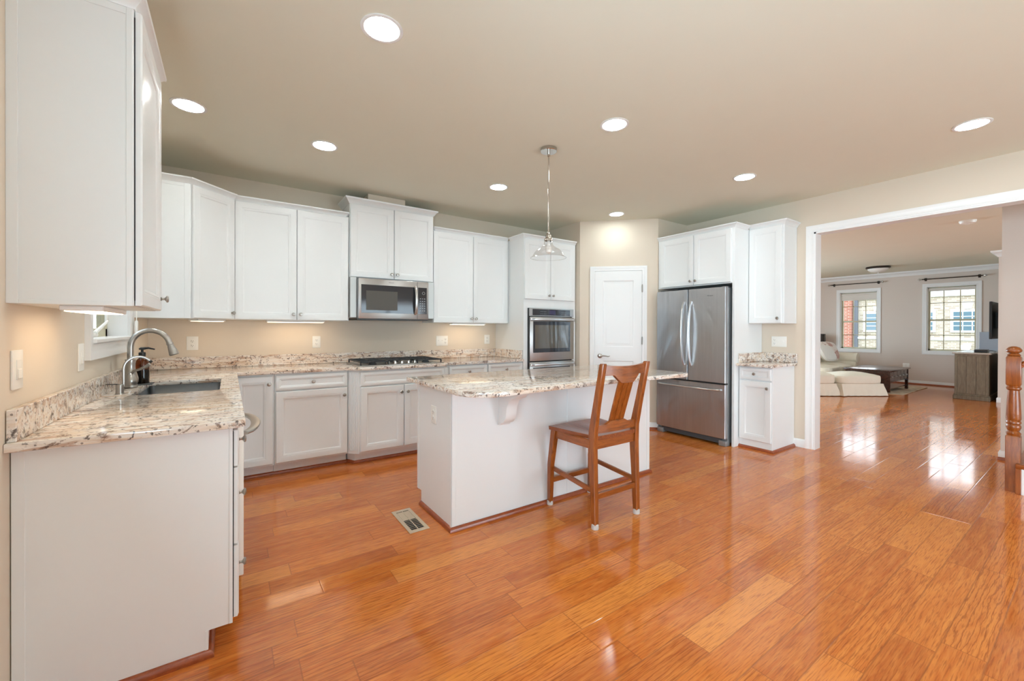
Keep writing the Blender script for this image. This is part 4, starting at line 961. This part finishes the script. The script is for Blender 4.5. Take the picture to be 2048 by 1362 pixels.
def pillow(label, loc, rot, mat, s=.23):
    b = MB(); rs = []; N = 32
    for z, k in ((-.055, .25), (-.07, .6), (-.045, .9), (0, 1.), (.045, .9), (.07, .6), (.055, .25)):
        ring = []
        for i in range(N):
            a = 2*PI*i/N; ca, sa = math.cos(a), math.sin(a); q = (abs(ca)**4+abs(sa)**4)**(-.25)*(1-.0*k); ring.append((s*k*ca*q, s*k*sa*q, z))
        rs.append(ring)
    b.rings(rs); o = b.build('throw_pillow', mat); o.location = loc; o.rotation_euler = rot; return tag(o, label, 'pillow', 'pillows on the cream sofa')
pillow('floral throw pillow leaning at the back of the sofa arm', (12.15, 3.98, .76), (1.15, 0, -.5), 'floral', .25)
pillow('pale striped throw pillow in front of the floral pillow', (11.72, 3.86, .73), (1.05, 0, -.3), 'shade', .21)
# coffee table
t = thing('coffee_table', 'dark wood coffee table with a row of small drawers', 'coffee table', (10.86, 2.52, .0125))
tw_, td = 1.30, .72
b = MB(); b.box(-.03, tw_+.03, -.03, td+.03, .43, .46, .006, 2); b.build('tabletop', 'darkwood', t)
b = MB(); b.box(.0, .03, .0, td, .02, .43); b.build('end_panel', 'darkwood', t); b = MB(); b.box(tw_-.03, tw_, .0, td, .2, .43); b.build('end_panel', 'darkwood', t)
for y in (.0, td-.05): b = MB(); b.box(tw_-.05, tw_, y, y+.05, 0, .2); b.build('leg', 'darkwood', t)
b = MB(); b.box(.03, tw_-.03, .04, td-.04, .20, .22); b.box(.03, tw_-.03, .04, td-.04, .06, .08); b.build('shelf', 'darkwood', t)
for i in range(5):
    x0 = .05+i*.242; b = MB(); b.box(x0, x0+.225, .01, .40, .225, .42, .004); d = b.build('drawer', 'darkwood', t)
    b = MB(); b.lathe([(.008, 0), (.008, -.012), (.016, -.018), (.014, -.028), (0, -.03)], (x0+.1125, .01, .32), 12, 'y'); b.build('knob', 'nickel', d)
b = MB(); b.box(10.85, 12.8, 2.34, 3.44, .0005, .012, .003); tag(b.build('area_rug', 'rug'), 'pale patterned rug under the coffee table', 'rug')
# console cabinet
t = thing('console_cabinet', 'weathered grey brown wooden console cabinet with a pale top', 'cabinet', (11.22, 1.27, 0))
b = MB(); b.box(0, 1.35, 0, .42, .06, .84, .003); b.build('body', 'greywood', t)
b = MB(); b.box(-.02, 1.37, -.02, .44, .0, .075, .006); b.box(-.012, 1.362, -.012, .432, .075, .10, .006); b.build('plinth', 'greywood', t)
b = MB(); b.box(-.03, 1.38, -.03, .45, .84, .872, .005); b.build('cabinet_top', 'greywoodtop', t)
b = MB()
for y0, y1 in ((.035, .145), (.152, .268), (.275, .385)): b.box(-.006, 0, y0, y1, .11, .80, .003)
b.box(-.008, 0, 0, .035, .10, .84, .002); b.box(-.008, 0, .385, .42, .10, .84, .002); b.box(-.008, 0, .035, .385, .80, .84, .002); b.build('end_panel', 'greywood', t)
t = thing('cable_box', 'flat black cable box on top of the console cabinet', 'set-top box', (11.32, 1.30, .8725))
b = MB(); b.box(0, .22, .0, .16, 0, .055, .006, 2); b.build('body', 'rubber', t)
b = MB(); b.tube([(.2, .02, .03), (.35, -.02, .03), (.5, -.05, .01)], .006, 8); b.build('cable', 'rubber', t)
t = thing('television', 'black wall mounted television seen edge on', 'television', (11.42, 1.255, 1.12))
b = MB(); b.box(0, 1.1, 0, .035, 0, .685, .004); b.build('casing', 'rubber', t)
b = MB(); b.box(.01, 1.09, .035, .037, .012, .673); b.build('screen', 'blackglass', t)
b = MB(); b.box(.4, .7, -.06, 0, .2, .5); b.box(.35, .75, -.088, -.06, .15, .55); b.build('wall_bracket', 'rubber', t)
o = MB().box(XF-.03, XF-.002, 1.20, 1.655, .70, 1.245, .004).build('leaning_panel', 'tile'); tag(o, 'pale blue grey panel behind the console cabinet under the television', 'panel')
t = thing('table_lamp', 'dark lamp with a drum shade in the far corner', 'lamp', (13.15, 4.49, 0))
b = MB(); b.lathe([(.12, 0), (.12, .02), (.02, .03), (.012, .05), (.012, 1.0)], (0, 0, 0), 20); b.build('stand', 'rubber', t)
b = MB(); b.lathe([(.12, .92), (.125, .92), (.125, 1.17), (.12, 1.17)], (0, 0, 0), 28, 'z', False, False); b.build('lamp_shade', 'bronze', t)
t = thing('flush_light', 'dark rimmed frosted bowl ceiling light in the living room', 'ceiling light', (11.95, 2.99, ZC))
b = MB(); b.lathe([(.0, 0), (.21, 0), (.215, -.03), (.19, -.045), (.0, -.045)], (0, 0, 0), 36); b.build('rim', 'bronze', t)
b = MB(); b.lathe([(.185, -.04), (.17, -.075), (.12, -.11), (.05, -.128), (0, -.13)], (0, 0, 0), 36); b.lathe([(.012, -.128), (.014, -.14), (0, -.152)], (0, 0, 0), 12); b.build('glass_bowl', 'frost', t)
t = thing('smoke_detector', 'white round smoke detector on the living room ceiling', 'smoke detector', (7.85, 1.075, ZC))
b = MB(); b.lathe([(.0, 0), (.08, 0), (.08, -.012), (.07, -.034), (.03, -.042), (0, -.042)], (0, 0, 0), 32); b.build('body', 'plastic', t)
b = MB(); b.lathe([(.02, -.041), (.02, -.046), (0, -.047)], (0, 0, 0), 16); b.build('test_button', 'plastic', t)

# ------------------------------------------------------------------ outdoors
FX = 25.
t = thing('townhouse', 'tan brick townhouse across the street seen through the living room windows', 'building', (FX, 0, 0))
b = MB(); b.box(0, 6, -8, 7.15, -4, 3.7); b.build('facade', 'tanbrick', t, False)
b = MB(); b.box(-.05, 0, -8, 7.0, .86, .95); b.box(-.09, 0, -8, 7.0, 2.72, 3.0); b.build('trim_band', 'trim', t, False)
b = MB(); b.box(-.12, 0, 6.98, 7.15, -4, 3.7); b.build('downspout', 'downspout', t, False)
def fwin(t, y0, y1, z0, z1, n=2):
    b = MB(); b.box(-.07, 0, y0-.09, y1+.09, z0-.09, z1+.09); f = b.build('window', 'trim', t, False)
    b = MB(); b.box(-.075, -.07, y0, y1, z0, (z0+z1)/2-.03); b.box(-.075, -.07, y0, y1, (z0+z1)/2+.03, z1); b.build('pane', 'blueglass', f, False)
    b = MB()
    for i in range(1, n): y = y0+(y1-y0)*i/n; b.box(-.085, -.075, y-.015, y+.015, z0, z1)
    for q in (.25, .75): b.box(-.085, -.075, y0, y1, z0+(z1-z0)*q-.015, z0+(z1-z0)*q+.015)
    b.build('muntin', 'trim', f, False)
    b = MB(); yc = (y0+y1)/2; b.M = Matrix(((0, 0, 1, 0), (1, 0, 0, 0), (0, 1, 0, 0), (0, 0, 0, 1))); b.prism([(yc-.10, z1+.12), (yc+.10, z1+.12), (yc+.16, z1+.38), (yc-.16, z1+.38)], -.08, 0); b.build('keystone', 'trim', t, False)
fwin(t, 5.85, 6.68, 1.28, 2.05, 2); fwin(t, 4.42, 5.0, 1.28, 2.05, 2); fwin(t, 3.0, 3.80, 1.28, 2.05, 3); fwin(t, 3.0, 3.9, -.9, .30, 3); fwin(t, .6, 1.4, 1.28, 2.05, 2)
t = thing('townhouse', 'red brick townhouse with blue grey shutters seen through the left living room window', 'building', (FX-.3, 0, 0))
b = MB(); b.box(0, 6, 7.16, 16, -4, 3.8); b.build('facade', 'redbrick', t, False)
fwin(t, 8.45, 9.3, .9, 2.3, 2)
b = MB(); b.box(-.06, 0, 7.85, 8.28, .8, 2.4); b.build('shutter', 'shutter', t, False)
b = MB(); b.box(-.9, 0, 7.9, 9.6, .1, .32); b.box(-.85, -.7, 8.0, 8.2, -4, .1); b.build('porch_canopy', 'trim', t, False)
b = MB(); b.box(-40, 60, -40, 40, -4.2, -4.0); struct('ground', b, 'lawn', 'ground outside', smooth=False)
b = MB()
for i in range(56): y = 1.5+i*.145; b.box(-2.33, -2.30, y, y+.138, -4, 2.6)
b.box(-2.30, -2.26, 1.5, 9.6, .6, .7); b.box(-2.30, -2.26, 1.5, 9.6, 2.2, 2.3); tag(b.build('board_fence', 'fencewood'), 'grey vertical board fence outside the sink window', 'fence')
